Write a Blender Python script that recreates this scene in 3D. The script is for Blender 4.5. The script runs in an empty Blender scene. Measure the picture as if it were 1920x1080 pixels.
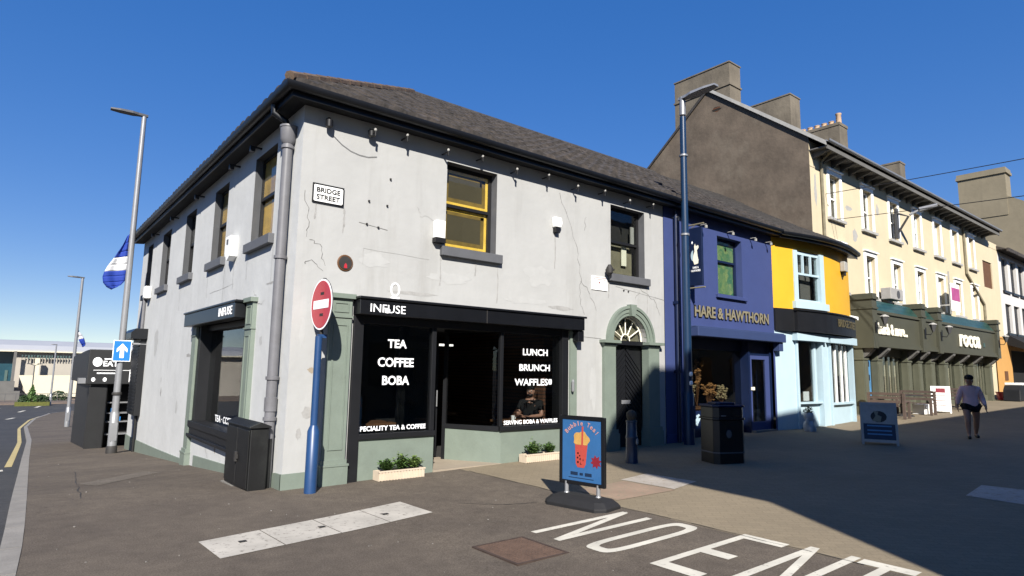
import bpy, bmesh, math, random
from mathutils import Vector, Matrix, Euler
random.seed(7)
R_ = math.radians
SC = bpy.context.scene
COL = SC.collection
# ------------------------------------------------------------------ camera
def look():
    yaw, pitch, roll = R_(38.78695), R_(7.54376), R_(0.96574)
    fw = Vector((math.sin(yaw)*math.cos(pitch), math.cos(yaw)*math.cos(pitch), math.sin(pitch)))
    r = Vector((math.cos(yaw), -math.sin(yaw), 0)); u = r.cross(fw)
    r2 = r*math.cos(roll) + u*math.sin(roll); u2 = -r*math.sin(roll) + u*math.cos(roll)
    m = Matrix((r2, u2, -fw)).transposed().to_4x4()
    m.translation = Vector((-3.10834552, -8.90151927, 1.7))
    return m
cd = bpy.data.cameras.new('camera'); cam = bpy.data.objects.new('camera', cd); COL.objects.link(cam)
cd.sensor_width = 36.0; cd.lens = 36.0*1162.925/1920.0; cd.clip_start = 0.05; cd.clip_end = 3000
cam.matrix_world = look(); SC.camera = cam
# ------------------------------------------------------------------ light
SUN = Vector((-0.787, -1.22, 1.0)).normalized()          # towards the sun
EL = math.asin(SUN.z); ROT = math.atan2(SUN.x, SUN.y)
W = bpy.data.worlds.new('World'); SC.world = W; W.use_nodes = True
nt = W.node_tree; bg = nt.nodes['Background']
sky = nt.nodes.new('ShaderNodeTexSky'); sky.sky_type = 'NISHITA'; sky.sun_disc = False
sky.sun_elevation = EL; sky.sun_rotation = ROT; sky.air_density = 0.7; sky.dust_density = 0.0; sky.ozone_density = 2.0
gm = nt.nodes.new('ShaderNodeGamma'); gm.inputs[1].default_value = 0.44          # deep, evenly saturated spring sky
hs = nt.nodes.new('ShaderNodeHueSaturation'); hs.inputs['Hue'].default_value = .521; hs.inputs['Saturation'].default_value = 2.2; hs.inputs['Value'].default_value = 3.15
nt.links.new(sky.outputs[0], gm.inputs[0]); nt.links.new(gm.outputs[0], hs.inputs['Color']); nt.links.new(hs.outputs[0], bg.inputs[0]); bg.inputs[1].default_value = 0.0535
sl = bpy.data.lights.new('sun', 'SUN'); sun = bpy.data.objects.new('sun', sl); COL.objects.link(sun)
sl.energy = 5.0; sl.angle = R_(0.5); sl.color = (1.0, 0.945, 0.86)
sun.rotation_euler = (-SUN).to_track_quat('-Z', 'Y').to_euler(); sun.location = (-20, -30, 30)
SC.view_settings.view_transform = 'Standard'; SC.view_settings.look = 'None'
SC.view_settings.exposure = 1.0; SC.view_settings.gamma = 1.0
# ------------------------------------------------------------------ ground height
def interp(x, xs, ys):
    if x <= xs[0]: return ys[0]
    for i in range(1, len(xs)):
        if x <= xs[i]:
            t = (x-xs[i-1])/(xs[i]-xs[i-1]); return ys[i-1]+t*(ys[i]-ys[i-1])
    return ys[-1]
ZRx = [0,8,20,36,80]; ZRz = [0,.12,.27,.57,1.2]
ZLy = [0,1.5,3,6,11.2,14,25,40,60,90]; ZLz = [0,-.05,-.16,-.39,-.75,-.93,-1.55,-2.2,-2.8,-3.2]
def gz(x, y): return interp(x, ZRx, ZRz) + interp(y, ZLy, ZLz)
# ------------------------------------------------------------------ materials
def lin(c):
    return tuple(((v/255)/12.92 if v/255 <= .04045 else ((v/255+.055)/1.055)**2.4) for v in c)
MATS = {}
AF = .71; AFX = dict(white_paint=1.0, white_vinyl=1.0, cream_wall=.93, white_wall=.95, bow_yellow=.95, pale_blue=.92, cream_letter=1.0, glow_yellow=1.0, leisure_white=.9, skin=1.0, lamp_glow=1.0, planter_cream=.9, sign_red=.9, sign_cyan=.9, flag_white=.95, curtain_pale=.85, terracotta=.9, orange_wall=.9, blue_paint=.72, yellow_sheet=1.3, leisure_panel=1.5, leisure_roof=1.0, stone_grey=.85, leaf_green=1.7, leaf_light=1.8, leaf_dark=1.2, pink_top=1.5, skin_dark=1.2)
def adj(name, c): k = AFX.get(name, AF)*(1.0 if name in ('white_paint','white_vinyl','cream_letter','glow_yellow','lamp_glow') else .735); return tuple(v*k for v in c)
def mat(name, col, rough=.8, var=.12, scale=3.0, bump=.0, bscale=40.0, metal=0.0, spec=.4, dirt=None, dirt_amt=.0, coat=0.0, emit=None, streak=False):
    """procedural paint / stone: base colour broken up by two noises, optional stains, bump"""
    if name in MATS: return MATS[name]
    m = bpy.data.materials.new(name); m.use_nodes = True; MATS[name] = m
    col = adj(name, col); dirt = adj(name, dirt) if dirt else None
    n = m.node_tree.nodes; L = m.node_tree.links; b = n['Principled BSDF']
    tc = n.new('ShaderNodeTexCoord')
    src = tc.outputs['Object']
    nz = n.new('ShaderNodeTexNoise'); nz.inputs['Scale'].default_value = scale; nz.inputs['Detail'].default_value = 8; nz.inputs['Roughness'].default_value = .65
    L.new(src, nz.inputs['Vector'])
    mr = n.new('ShaderNodeMapRange'); mr.inputs[1].default_value = .3; mr.inputs[2].default_value = .7
    mr.inputs[3].default_value = 1-var; mr.inputs[4].default_value = 1+var
    L.new(nz.outputs[0], mr.inputs[0])
    mx = n.new('ShaderNodeMix'); mx.data_type = 'RGBA'; mx.blend_type = 'MULTIPLY'; mx.inputs[0].default_value = 1
    mx.inputs[6].default_value = (*col, 1); L.new(mr.outputs[0], mx.inputs[7])
    out = mx.outputs[2]
    if dirt:
        n2 = n.new('ShaderNodeTexNoise'); n2.inputs['Scale'].default_value = scale*.55; n2.inputs['Detail'].default_value = 10; n2.inputs['Roughness'].default_value = .7
        if streak:
            mp = n.new('ShaderNodeMapping'); mp.inputs['Scale'].default_value = (3.0, 3.0, .35); L.new(src, mp.inputs[0]); L.new(mp.outputs[0], n2.inputs['Vector'])
        else: L.new(src, n2.inputs['Vector'])
        r2 = n.new('ShaderNodeMapRange'); r2.inputs[1].default_value = .52; r2.inputs[2].default_value = .74; r2.inputs[3].default_value = 0; r2.inputs[4].default_value = dirt_amt
        L.new(n2.outputs[0], r2.inputs[0])
        m2 = n.new('ShaderNodeMix'); m2.data_type = 'RGBA'; m2.inputs[7].default_value = (*dirt, 1)
        L.new(r2.outputs[0], m2.inputs[0]); L.new(out, m2.inputs[6]); out = m2.outputs[2]
    L.new(out, b.inputs['Base Color'])
    b.inputs['Roughness'].default_value = rough; b.inputs['Metallic'].default_value = metal
    b.inputs['Specular IOR Level'].default_value = spec; b.inputs['Coat Weight'].default_value = coat
    if emit: b.inputs['Emission Color'].default_value = (*emit[0], 1); b.inputs['Emission Strength'].default_value = emit[1]
    if bump:
        n3 = n.new('ShaderNodeTexNoise'); n3.inputs['Scale'].default_value = bscale; n3.inputs['Detail'].default_value = 6
        L.new(src, n3.inputs['Vector'])
        bp = n.new('ShaderNodeBump'); bp.inputs['Strength'].default_value = bump; bp.inputs['Distance'].default_value = .02
        L.new(n3.outputs[0], bp.inputs['Height']); L.new(bp.outputs[0], b.inputs['Normal'])
    return m
def glass(name, tint=(.75,.78,.78), ior=1.5):
    if name in MATS: return MATS[name]
    m = bpy.data.materials.new(name); m.use_nodes = True; MATS[name] = m
    n = m.node_tree.nodes; L = m.node_tree.links; n.remove(n['Principled BSDF'])
    t = n.new('ShaderNodeBsdfTransparent'); t.inputs[0].default_value = (*tint, 1)
    g = n.new('ShaderNodeBsdfGlossy'); g.inputs['Roughness'].default_value = .015
    nz = n.new('ShaderNodeTexNoise'); nz.inputs['Scale'].default_value = 1.3
    bp = n.new('ShaderNodeBump'); bp.inputs['Strength'].default_value = .03; bp.inputs['Distance'].default_value = .05
    tc = n.new('ShaderNodeTexCoord'); L.new(tc.outputs['Object'], nz.inputs['Vector']); L.new(nz.outputs[0], bp.inputs['Height']); L.new(bp.outputs[0], g.inputs['Normal'])
    ge = n.new('ShaderNodeNewGeometry'); dt = n.new('ShaderNodeVectorMath'); dt.operation = 'DOT_PRODUCT'; L.new(ge.outputs['Incoming'], dt.inputs[0]); L.new(ge.outputs['Normal'], dt.inputs[1])
    ab = n.new('ShaderNodeMath'); ab.operation = 'ABSOLUTE'; L.new(dt.outputs['Value'], ab.inputs[0])
    om = n.new('ShaderNodeMath'); om.operation = 'SUBTRACT'; om.inputs[0].default_value = 1; L.new(ab.outputs[0], om.inputs[1])
    pw = n.new('ShaderNodeMath'); pw.operation = 'POWER'; pw.inputs[1].default_value = 5; L.new(om.outputs[0], pw.inputs[0])
    f = n.new('ShaderNodeMath'); f.operation = 'MULTIPLY_ADD'; f.inputs[1].default_value = .94; f.inputs[2].default_value = .035; L.new(pw.outputs[0], f.inputs[0])
    mx = n.new('ShaderNodeMixShader'); L.new(f.outputs[0], mx.inputs[0]); L.new(t.outputs[0], mx.inputs[1]); L.new(g.outputs[0], mx.inputs[2])
    L.new(mx.outputs[0], n['Material Output'].inputs[0]); return m
def brickmat(name, c1, c2, mortar, bw, bh, ms, rough=.85, axis='XY', bump=.3, off=.5, grain=.15, grain_scale=30, rot=0.0, big=None):
    """brick / sett / tile pattern laid in real metres in the chosen plane"""
    if name in MATS: return MATS[name]
    c1, c2, mortar = adj(name, c1), adj(name, c2), adj(name, mortar)
    m = bpy.data.materials.new(name); m.use_nodes = True; MATS[name] = m
    n = m.node_tree.nodes; L = m.node_tree.links; b = n['Principled BSDF']
    tc = n.new('ShaderNodeTexCoord'); src = tc.outputs['Object']
    if axis != 'XY':
        sp = n.new('ShaderNodeSeparateXYZ'); cb = n.new('ShaderNodeCombineXYZ'); L.new(src, sp.inputs[0])
        for i, ch in enumerate(axis): L.new(sp.outputs['XYZ'.index(ch)], cb.inputs[i])
        vec = cb.outputs[0]
    else: vec = src
    mp = n.new('ShaderNodeMapping'); mp.inputs['Rotation'].default_value = (0, 0, rot); L.new(vec, mp.inputs[0]); vec = mp.outputs[0]
    br = n.new('ShaderNodeTexBrick'); br.offset = off
    br.inputs['Color1'].default_value = (*c1, 1); br.inputs['Color2'].default_value = (*c2, 1); br.inputs['Mortar'].default_value = (*mortar, 1)
    br.inputs['Scale'].default_value = 1; br.inputs['Mortar Size'].default_value = ms; br.inputs['Mortar Smooth'].default_value = .3
    br.inputs['Brick Width'].default_value = bw; br.inputs['Row Height'].default_value = bh; br.inputs['Bias'].default_value = 0
    L.new(vec, br.inputs['Vector'])
    nz = n.new('ShaderNodeTexNoise'); nz.inputs['Scale'].default_value = grain_scale; nz.inputs['Detail'].default_value = 6; L.new(src, nz.inputs['Vector'])
    n2 = n.new('ShaderNodeTexNoise'); n2.inputs['Scale'].default_value = .6; n2.inputs['Detail'].default_value = 7; n2.inputs['Roughness'].default_value = .65; L.new(src, n2.inputs['Vector'])
    ad = n.new('ShaderNodeMath'); ad.operation = 'ADD'; L.new(nz.outputs[0], ad.inputs[0]); L.new(n2.outputs[0], ad.inputs[1])
    mr = n.new('ShaderNodeMapRange'); mr.inputs[1].default_value = .6; mr.inputs[2].default_value = 1.4; mr.inputs[3].default_value = 1-grain; mr.inputs[4].default_value = 1+grain
    L.new(ad.outputs[0], mr.inputs[0])
    mx = n.new('ShaderNodeMix'); mx.data_type = 'RGBA'; mx.blend_type = 'MULTIPLY'; mx.inputs[0].default_value = 1
    L.new(br.outputs[0], mx.inputs[6]); L.new(mr.outputs[0], mx.inputs[7]); out = mx.outputs[2]
    if big:
        n4 = n.new('ShaderNodeTexNoise'); n4.inputs['Scale'].default_value = 1.7; n4.inputs['Detail'].default_value = 9; n4.inputs['Roughness'].default_value = .7; L.new(src, n4.inputs['Vector'])
        r4 = n.new('ShaderNodeMapRange'); r4.inputs[1].default_value = .5; r4.inputs[2].default_value = .7; r4.inputs[4].default_value = .7; L.new(n4.outputs[0], r4.inputs[0])
        m4 = n.new('ShaderNodeMix'); m4.data_type = 'RGBA'; m4.inputs[7].default_value = (*big, 1); L.new(r4.outputs[0], m4.inputs[0]); L.new(out, m4.inputs[6]); out = m4.outputs[2]
    L.new(out, b.inputs['Base Color']); b.inputs['Roughness'].default_value = rough; b.inputs['Specular IOR Level'].default_value = .25
    if bump:
        bp = n.new('ShaderNodeBump'); bp.inputs['Strength'].default_value = bump; bp.inputs['Distance'].default_value = .015
        mm = n.new('ShaderNodeMath'); mm.operation = 'MULTIPLY_ADD'; mm.inputs[1].default_value = -1.0
        L.new(br.outputs['Fac'], mm.inputs[0]); L.new(nz.outputs[0], mm.inputs[2]); L.new(mm.outputs[0], bp.inputs['Height']); L.new(bp.outputs[0], b.inputs['Normal'])
    return m
def asphalt(name, base, patch, speck=.5):
    if name in MATS: return MATS[name]
    base, patch = adj(name, base), adj(name, patch)
    m = bpy.data.materials.new(name); m.use_nodes = True; MATS[name] = m
    n = m.node_tree.nodes; L = m.node_tree.links; b = n['Principled BSDF']
    tc = n.new('ShaderNodeTexCoord'); src = tc.outputs['Object']
    def noise(s, d=8, r=.6):
        q = n.new('ShaderNodeTexNoise'); q.inputs['Scale'].default_value = s; q.inputs['Detail'].default_value = d; q.inputs['Roughness'].default_value = r
        L.new(src, q.inputs['Vector']); return q.outputs[0]
    def rng(v, a, b_, c, d):
        q = n.new('ShaderNodeMapRange'); q.inputs[1].default_value = a; q.inputs[2].default_value = b_; q.inputs[3].default_value = c; q.inputs[4].default_value = d
        L.new(v, q.inputs[0]); return q.outputs[0]
    big = rng(noise(.55, 9, .68), .4, .62, 0, 1)
    mx = n.new('ShaderNodeMix'); mx.data_type = 'RGBA'; mx.inputs[6].default_value = (*base, 1); mx.inputs[7].default_value = (*patch, 1); L.new(big, mx.inputs[0])
    sp = rng(noise(70, 3, .8), .32, .68, 1-speck, 1+speck)
    sp2 = rng(noise(5, 8, .75), .3, .7, .80, 1.20)
    m2 = n.new('ShaderNodeMix'); m2.data_type = 'RGBA'; m2.blend_type = 'MULTIPLY'; m2.inputs[0].default_value = 1; L.new(mx.outputs[2], m2.inputs[6]); L.new(sp, m2.inputs[7])
    m3 = n.new('ShaderNodeMix'); m3.data_type = 'RGBA'; m3.blend_type = 'MULTIPLY'; m3.inputs[0].default_value = 1; L.new(m2.outputs[2], m3.inputs[6]); L.new(sp2, m3.inputs[7])
    L.new(m3.outputs[2], b.inputs['Base Color']); b.inputs['Roughness'].default_value = .9; b.inputs['Specular IOR Level'].default_value = .2
    bp = n.new('ShaderNodeBump'); bp.inputs['Strength'].default_value = .5; bp.inputs['Distance'].default_value = .006; L.new(noise(160, 3, .7), bp.inputs['Height']); L.new(bp.outputs[0], b.inputs['Normal'])
    return m
def paintmark(name, col, under, wear=.55):
    """thermoplastic paint, worn through to the asphalt in flecks"""
    if name in MATS: return MATS[name]
    col, under = tuple(v*.66 for v in col), adj(name, under)
    m = bpy.data.materials.new(name); m.use_nodes = True; MATS[name] = m
    n = m.node_tree.nodes; L = m.node_tree.links; b = n['Principled BSDF']
    tc = n.new('ShaderNodeTexCoord')
    q = n.new('ShaderNodeTexNoise'); q.inputs['Scale'].default_value = 14; q.inputs['Detail'].default_value = 8; q.inputs['Roughness'].default_value = .75; L.new(tc.outputs['Object'], q.inputs['Vector'])
    r = n.new('ShaderNodeMapRange'); r.inputs[1].default_value = wear; r.inputs[2].default_value = wear+.12; L.new(q.outputs[0], r.inputs[0])
    q2 = n.new('ShaderNodeTexNoise'); q2.inputs['Scale'].default_value = 2.2; q2.inputs['Detail'].default_value = 6; L.new(tc.outputs['Object'], q2.inputs['Vector'])
    r2 = n.new('ShaderNodeMapRange'); r2.inputs[1].default_value = .3; r2.inputs[2].default_value = .7; r2.inputs[3].default_value = .8; r2.inputs[4].default_value = 1.1; L.new(q2.outputs[0], r2.inputs[0])
    mm = n.new('ShaderNodeMix'); mm.data_type = 'RGBA'; mm.blend_type = 'MULTIPLY'; mm.inputs[0].default_value = 1; mm.inputs[6].default_value = (*col, 1); L.new(r2.outputs[0], mm.inputs[7])
    mx = n.new('ShaderNodeMix'); mx.data_type = 'RGBA'; mx.inputs[7].default_value = (*under, 1); L.new(mm.outputs[2], mx.inputs[6]); L.new(r.outputs[0], mx.inputs[0])
    L.new(mx.outputs[2], b.inputs['Base Color']); b.inputs['Roughness'].default_value = .7; return m

M = lambda k: MATS[k]
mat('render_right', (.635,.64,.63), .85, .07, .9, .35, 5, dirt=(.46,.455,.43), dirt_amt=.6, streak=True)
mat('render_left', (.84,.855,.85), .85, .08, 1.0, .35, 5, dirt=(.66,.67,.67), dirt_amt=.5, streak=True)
mat('dark_grey_paint', (.10,.105,.115), .6, .1, 4)
mat('sill_grey', (.17,.175,.19), .6, .1, 6)
mat('sage', (.285,.345,.29), .55, .08, 3, .1, 30, dirt=(.2,.23,.19), dirt_amt=.4)
mat('black_gloss', (.010,.011,.014), .35, .2, 3, spec=.5)
mat('black_paint', (.012,.013,.016), .5, .2, 3)
mat('eave_black', (.012,.014,.019), .4, .2, 3)
mat('soffit', (.014,.014,.015), .8, .2, 3)
mat('white_paint', (.78,.78,.76), .5, .06, 3)
mat('white_vinyl', (.85,.86,.88), .5, .02, 3)
mat('crack', (.24,.235,.225), .9, .2, 8)
mat('stain', (.52,.515,.50), .9, .2, 6)
mat('streak_left', (.70,.71,.71), .9, .1, 6); mat('patch_white', (.665,.67,.66), .85, .06, 5)
mat('pipe_grey', (.24,.24,.26), .45, .1, 5, dirt=(.16,.15,.15), dirt_amt=.5)
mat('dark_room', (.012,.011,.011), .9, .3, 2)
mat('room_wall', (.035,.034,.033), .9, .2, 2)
mat('slate', (.062,.053,.048), .9, .75, 4.5, .6, 22, dirt=(.17,.135,.11), dirt_amt=.85)
mat('slate_grey', (.066,.060,.057), .85, .4, 4, .5, 25, dirt=(.15,.14,.13), dirt_amt=.6)
mat('hip_tile', (.17,.115,.08), .85, .4, 3, .4, 20, dirt=(.30,.22,.12), dirt_amt=.6)
mat('blind_brown', (.15,.12,.07), .8, .15, 1.2)
mat('glow_yellow', (.95,.60,.10), .5, .2, 5)  # sunlight glow round the blind, put into the colour
mat('glow_amber', (.42,.27,.07), .6, .3, 4); mat('yellow_sheet', (.85,.50,.10), .5, .55, 1.6)  # the amber tone paints that glow fading inwards
mat('window_black', (.018,.018,.02), .45, .1, 4)
mat('curtain', (.36,.32,.22), .8, .25, 4)
mat('curtain_pale', (.5,.49,.46), .8, .15, 5)
glass('shop_glass', (.80,.82,.82)); glass('clear_glass', (.85,.87,.86))
mat('blue_paint', (.065,.095,.275), .6, .07, 2, .1, 20)
mat('blue_ledge', (.052,.082,.205), .5, .07, 2)
mat('navy', (.006,.018,.07), .45, .15, 4)
mat('post_blue', (.012,.045,.115), .35, .12, 4, spec=.5)
mat('sign_blue', (.025,.085,.24), .4, .1, 4, spec=.5)
mat('bow_yellow', (.80,.44,.025), .6, .04, 2)
mat('pale_blue', (.52,.68,.76), .55, .05, 3)
mat('cream_wall', (.70,.60,.41), .85, .06, 1.0, .15, 12, dirt=(.56,.50,.38), dirt_amt=.5, streak=True)
mat('white_wall', (.74,.72,.69), .85, .06, 1.2, .1, 12, dirt=(.6,.58,.55), dirt_amt=.4, streak=True)
mat('grey_render', (.185,.146,.110), .92, .34, .9, .6, 6, dirt=(.29,.245,.19), dirt_amt=.85)
mat('stack_render', (.24,.205,.155), .92, .32, 1.0, .5, 8, dirt=(.12,.105,.085), dirt_amt=.6, streak=True)
mat('beige_render', (.36,.31,.215), .92, .12, .8, .3, 6, dirt=(.25,.215,.155), dirt_amt=.6, streak=True)
mat('terracotta', (.62,.43,.28), .8, .15, 6)
mat('olive', (.105,.105,.072), .55, .08, 2)
mat('olive_light', (.16,.165,.115), .55, .1, 3)
brickmat('green_tile', (.028,.085,.07), (.04,.11,.095), (.02,.05,.045), .3, .17, .012, .3, 'XZY', .1)
mat('cream_letter', (.80,.76,.62), .5, .03, 5)
mat('gold_letter', (.36,.32,.21), .45, .1, 5)
mat('orange_wall', (.66,.36,.11), .7, .06, 2)
mat('galv', (.46,.47,.49), .4, .08, 6, metal=.35)
mat('lamp_grey', (.12,.12,.125), .5, .1, 6)
mat('sign_red', (.58,.035,.055), .4, .05, 5, coat=.3)
mat('sign_cyan', (.02,.22,.62), .4, .03, 5)
mat('flag_blue', (.015,.06,.45), .8, .08, 4)
mat('flag_white', (.75,.76,.78), .8, .05, 4)
mat('cabinet_black', (.014,.0145,.015), .5, .25, 4, .05, 40, dirt=(.05,.055,.05), dirt_amt=.5)
mat('kiosk_black', (.028,.029,.031), .6, .15, 3)
mat('concrete', (.30,.28,.25), .9, .12, 5, .3, 40)
mat('kerbstone', (.36,.34,.31), .9, .15, 4, .3, 40)
paintmark('patch_concrete', (.52,.47,.41), (.40,.33,.24), .52)
paintmark('patch_red', (.40,.28,.20), (.39,.315,.22), .48)
mat('step_stone', (.50,.42,.32), .85, .08, 4)
mat('planter_cream', (.72,.60,.46), .7, .08, 6)
mat('soil', (.03,.022,.015), 1, .3, 10)
mat('leaf_green', (.055,.105,.025), .6, .35, 9)
mat('leaf_light', (.10,.15,.04), .6, .3, 9)
mat('leaf_dark', (.025,.05,.015), .6, .35, 9)
mat('poster_blue', (.05,.19,.46), .35, .10, 2.5, coat=.3)
mat('poster_pink', (.75,.40,.38), .5, .05, 5)
mat('cup_red', (.68,.10,.075), .5, .1, 6); mat('cup_cream', (.80,.46,.13), .5, .15, 12); mat('cup_dark', (.07,.01,.015), .5)
mat('star_red', (.33,.022,.04), .5, .1, 8)
mat('poster_navy', (.012,.035,.09), .5, .1, 6); mat('poster_sky', (.12,.36,.68), .5, .1, 6)
mat('rubber', (.018,.018,.02), .75, .2, 6, .1, 60)
mat('bollard_top', (.06,.055,.045), .7, .2, 8)
mat('rust_iron', (.185,.115,.082), .85, .3, 7, .3, 60, dirt=(.08,.055,.042), dirt_amt=.85)
mat('rust_dark', (.085,.055,.042), .85, .3, 12); mat('iron', (.045,.042,.04), .7, .2, 10)
mat('skin', (.42,.22,.15), .55, .06, 8); mat('skin_dark', (.36,.19,.125), .55, .06, 8)
mat('hair', (.012,.009,.007), .6, .2, 20); mat('pink_top', (.62,.38,.36), .85, .08, 8); mat('black_cloth', (.008,.008,.009), .9, .1, 8)
mat('navy_cloth', (.02,.025,.04), .8, .1, 8); mat('trainer', (.02,.02,.022), .6, .1, 8)
mat('wood_brown', (.20,.09,.035), .6, .2, 6); mat('bench_wood', (.16,.115,.095), .7, .2, 6)
brickmat('red_brick', (.20,.085,.045), (.13,.055,.03), (.035,.03,.025), .225, .075, .012, .9, 'XZY', .3)
brickmat('brick_far', (.22,.12,.08), (.17,.09,.06), (.3,.28,.25), .225, .075, .01, .9, 'YZX', .2)
mat('oppo_wall', (.42,.36,.28), .85, .08, 1)
mat('oppo_dark', (.03,.035,.04), .2, .1, 3, spec=.6)
mat('leisure_panel', (.30,.275,.235), .7, .08, .5); mat('leisure_roof', (.42,.43,.45), .5, .04, .5); mat('leisure_white', (.80,.74,.56), .7, .05, 1)
mat('leisure_glass', (.03,.10,.14), .15, .2, 1, spec=.6); mat('stone_grey', (.17,.165,.155), .85, .12, 1); mat('teal', (.10,.17,.16), .6)
mat('sign_pink', (.62,.12,.34), .5, .2, 4); mat('ac_white', (.55,.53,.50), .5, .1, 5)
mat('terr_pot', (.5,.5,.5), .5); mat('bunny', (.62,.64,.68), .5, .1, 10)
mat('bark', (.06,.045,.035), .9, .2, 6)
mat('petal_a', (.42,.20,.06), .8, .3, 12); mat('petal_b', (.50,.12,.10), .8, .3, 12); mat('petal_c', (.45,.35,.18), .8, .3, 12)
asphalt('asphalt_foot', (.158,.131,.106), (.205,.170,.134), .46)
asphalt('asphalt_road', (.075,.078,.084), (.095,.096,.10), .3)
asphalt('foot_patch', (.20,.172,.14), (.25,.215,.18), .7); asphalt('far_paving', (.24,.185,.155), (.27,.21,.175), .15)
brickmat('paver', (.385,.315,.215), (.345,.283,.195), (.30,.247,.17), .21, .105, .006, .9, 'XY', .18, .5, .20, 55, R_(45))
paintmark('mark_white', (.78,.74,.63), (.20,.175,.15), .575)
paintmark('mark_worn', (.60,.56,.49), (.22,.195,.165), .545)
paintmark('mark_yellow', (.62,.50,.22), (.2,.18,.14), .60)

# ------------------------------------------------------------------ objects
def tag(o, label=None, cat=None, group=None, kind=None):
    if label: o['label'] = label
    if cat: o['category'] = cat
    if group: o['group'] = group
    if kind: o['kind'] = kind
    return o
def thing(name, label, cat, loc=(0,0,0), rz=0.0, group=None):
    o = bpy.data.objects.new(name, None); COL.objects.link(o); o.empty_display_size = .2
    o.location = loc; o.rotation_euler = (0, 0, rz)
    return tag(o, label, cat, group)
def copy_tree(o, parent=None):
    c = o.copy(); COL.objects.link(c)
    if parent: c.parent = parent
    for ch in list(o.children): copy_tree(ch, c)
    return c
ident = lambda p: p
def fR(y0=0.0): return lambda p: (p[0], y0+p[1], p[2])            # facades along the paved street: (along, inwards, up)
def fL(x0=0.0): return lambda p: (x0+p[1], p[0], p[2])            # facade along the left road
class MB:
    def __init__(s, f=ident): s.bm = bmesh.new(); s.f = f
    def v(s, p): return s.bm.verts.new(s.f(p))
    def face(s, pts):
        try: return s.bm.faces.new([s.v(p) for p in pts])
        except ValueError: return None
    def box(s, x0, x1, y0, y1, z0, z1, nx=1):
        xs = [x0+(x1-x0)*i/nx for i in range(nx+1)]
        rows = [[s.v((x, y0, z0)), s.v((x, y1, z0)), s.v((x, y1, z1)), s.v((x, y0, z1))] for x in xs]
        for a, b in zip(rows, rows[1:]):
            for i in range(4): s.bm.faces.new((a[i], a[(i+1) % 4], b[(i+1) % 4], b[i]))
        s.bm.faces.new(rows[0]); s.bm.faces.new(rows[-1][::-1]); return s
    def prism(s, poly, d0, d1, place=lambda u, v, w: (u, w, v)):
        """polygon (u,v) extruded from w=d0 to d1"""
        A = [s.v(place(u, v, d0)) for u, v in poly]; B = [s.v(place(u, v, d1)) for u, v in poly]
        s.bm.faces.new(A); s.bm.faces.new(B[::-1]); n = len(A)
        for i in range(n): s.bm.faces.new((A[i], B[i], B[(i+1) % n], A[(i+1) % n]))
        return s
    def tube(s, pts, rad, seg=10, cap=True, flat=None):
        pts = [Vector(p) for p in pts]; rad = rad if isinstance(rad, (list, tuple)) else [rad]*len(pts)
        rings = []; prev = None
        for i, p in enumerate(pts):
            d = (pts[min(i+1, len(pts)-1)]-pts[max(i-1, 0)]).normalized()
            if prev is None: a = d.orthogonal().normalized()
            else: a = (prev-d*prev.dot(d)).normalized()
            prev = a; b = d.cross(a)
            rings.append([s.v(p+(a*math.cos(t*2*math.pi/seg)+b*math.sin(t*2*math.pi/seg))*rad[i]) for t in range(seg)])
        for r0, r1 in zip(rings, rings[1:]):
            for i in range(seg): s.bm.faces.new((r0[i], r0[(i+1) % seg], r1[(i+1) % seg], r1[i]))
        if cap: s.bm.faces.new(rings[0][::-1]); s.bm.faces.new(rings[-1])
        return s
    def lathe(s, c, prof, seg=16, sx=1.0, sy=1.0):
        rings = [[s.v((c[0]+math.cos(t*2*math.pi/seg)*r*sx, c[1]+math.sin(t*2*math.pi/seg)*r*sy, c[2]+z)) for t in range(seg)] for r, z in prof]
        for r0, r1 in zip(rings, rings[1:]):
            for i in range(seg): s.bm.faces.new((r0[i], r0[(i+1) % seg], r1[(i+1) % seg], r1[i]))
        s.bm.faces.new(rings[0][::-1]); s.bm.faces.new(rings[-1]); return s
    def wall(s, a0, a1, z0, z1, holes, d=0.0, reveal=0.0, step=None, ztop=None):
        """flat wall with rectangular holes (a0,a1,z0,z1) and reveals going inwards"""
        xs = sorted({a0, a1, *[h[0] for h in holes], *[h[1] for h in holes]})
        if step:
            k = a0
            while k < a1: xs.append(k); k += step
            xs = sorted(set(round(x, 4) for x in xs))
        zs = sorted({z0, z1, *[h[2] for h in holes], *[h[3] for h in holes]})
        for xa, xb in zip(xs, xs[1:]):
            for za, zb in zip(zs, zs[1:]):
                cx, cz = (xa+xb)/2, (za+zb)/2
                if any(h[0] < cx < h[1] and h[2] < cz < h[3] for h in holes): continue
                s.face([(xa, d, za), (xb, d, za), (xb, d, zb), (xa, d, zb)])
        if reveal:
            for h in holes: s.reveal(*h, d, d+reveal)
        return s
    def reveal(s, a0, a1, z0, z1, d0, d1):
        for (p, q) in (((a0, z0), (a1, z0)), ((a1, z0), (a1, z1)), ((a1, z1), (a0, z1)), ((a0, z1), (a0, z0))):
            s.face([(p[0], d0, p[1]), (q[0], d0, q[1]), (q[0], d1, q[1]), (p[0], d1, p[1])])
        return s
    def build(s, name, m, parent=None, smooth=False, world=True, bevel=0.0):
        bm = s.bm
        bmesh.ops.remove_doubles(bm, verts=bm.verts, dist=.0004)
        bmesh.ops.recalc_face_normals(bm, faces=bm.faces)
        if parent and world:
            r = parent
            while r.parent: r = r.parent
            bmesh.ops.translate(bm, verts=bm.verts, vec=-Vector(r.location))
        if smooth:
            for f in bm.faces: f.smooth = True
            for e in bm.edges:
                if len(e.link_faces) == 2 and e.calc_face_angle(0) > R_(40): e.smooth = False
        me = bpy.data.meshes.new(name); bm.to_mesh(me); bm.free()
        if isinstance(m, str): m = M(m)
        me.materials.append(m)
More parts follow.
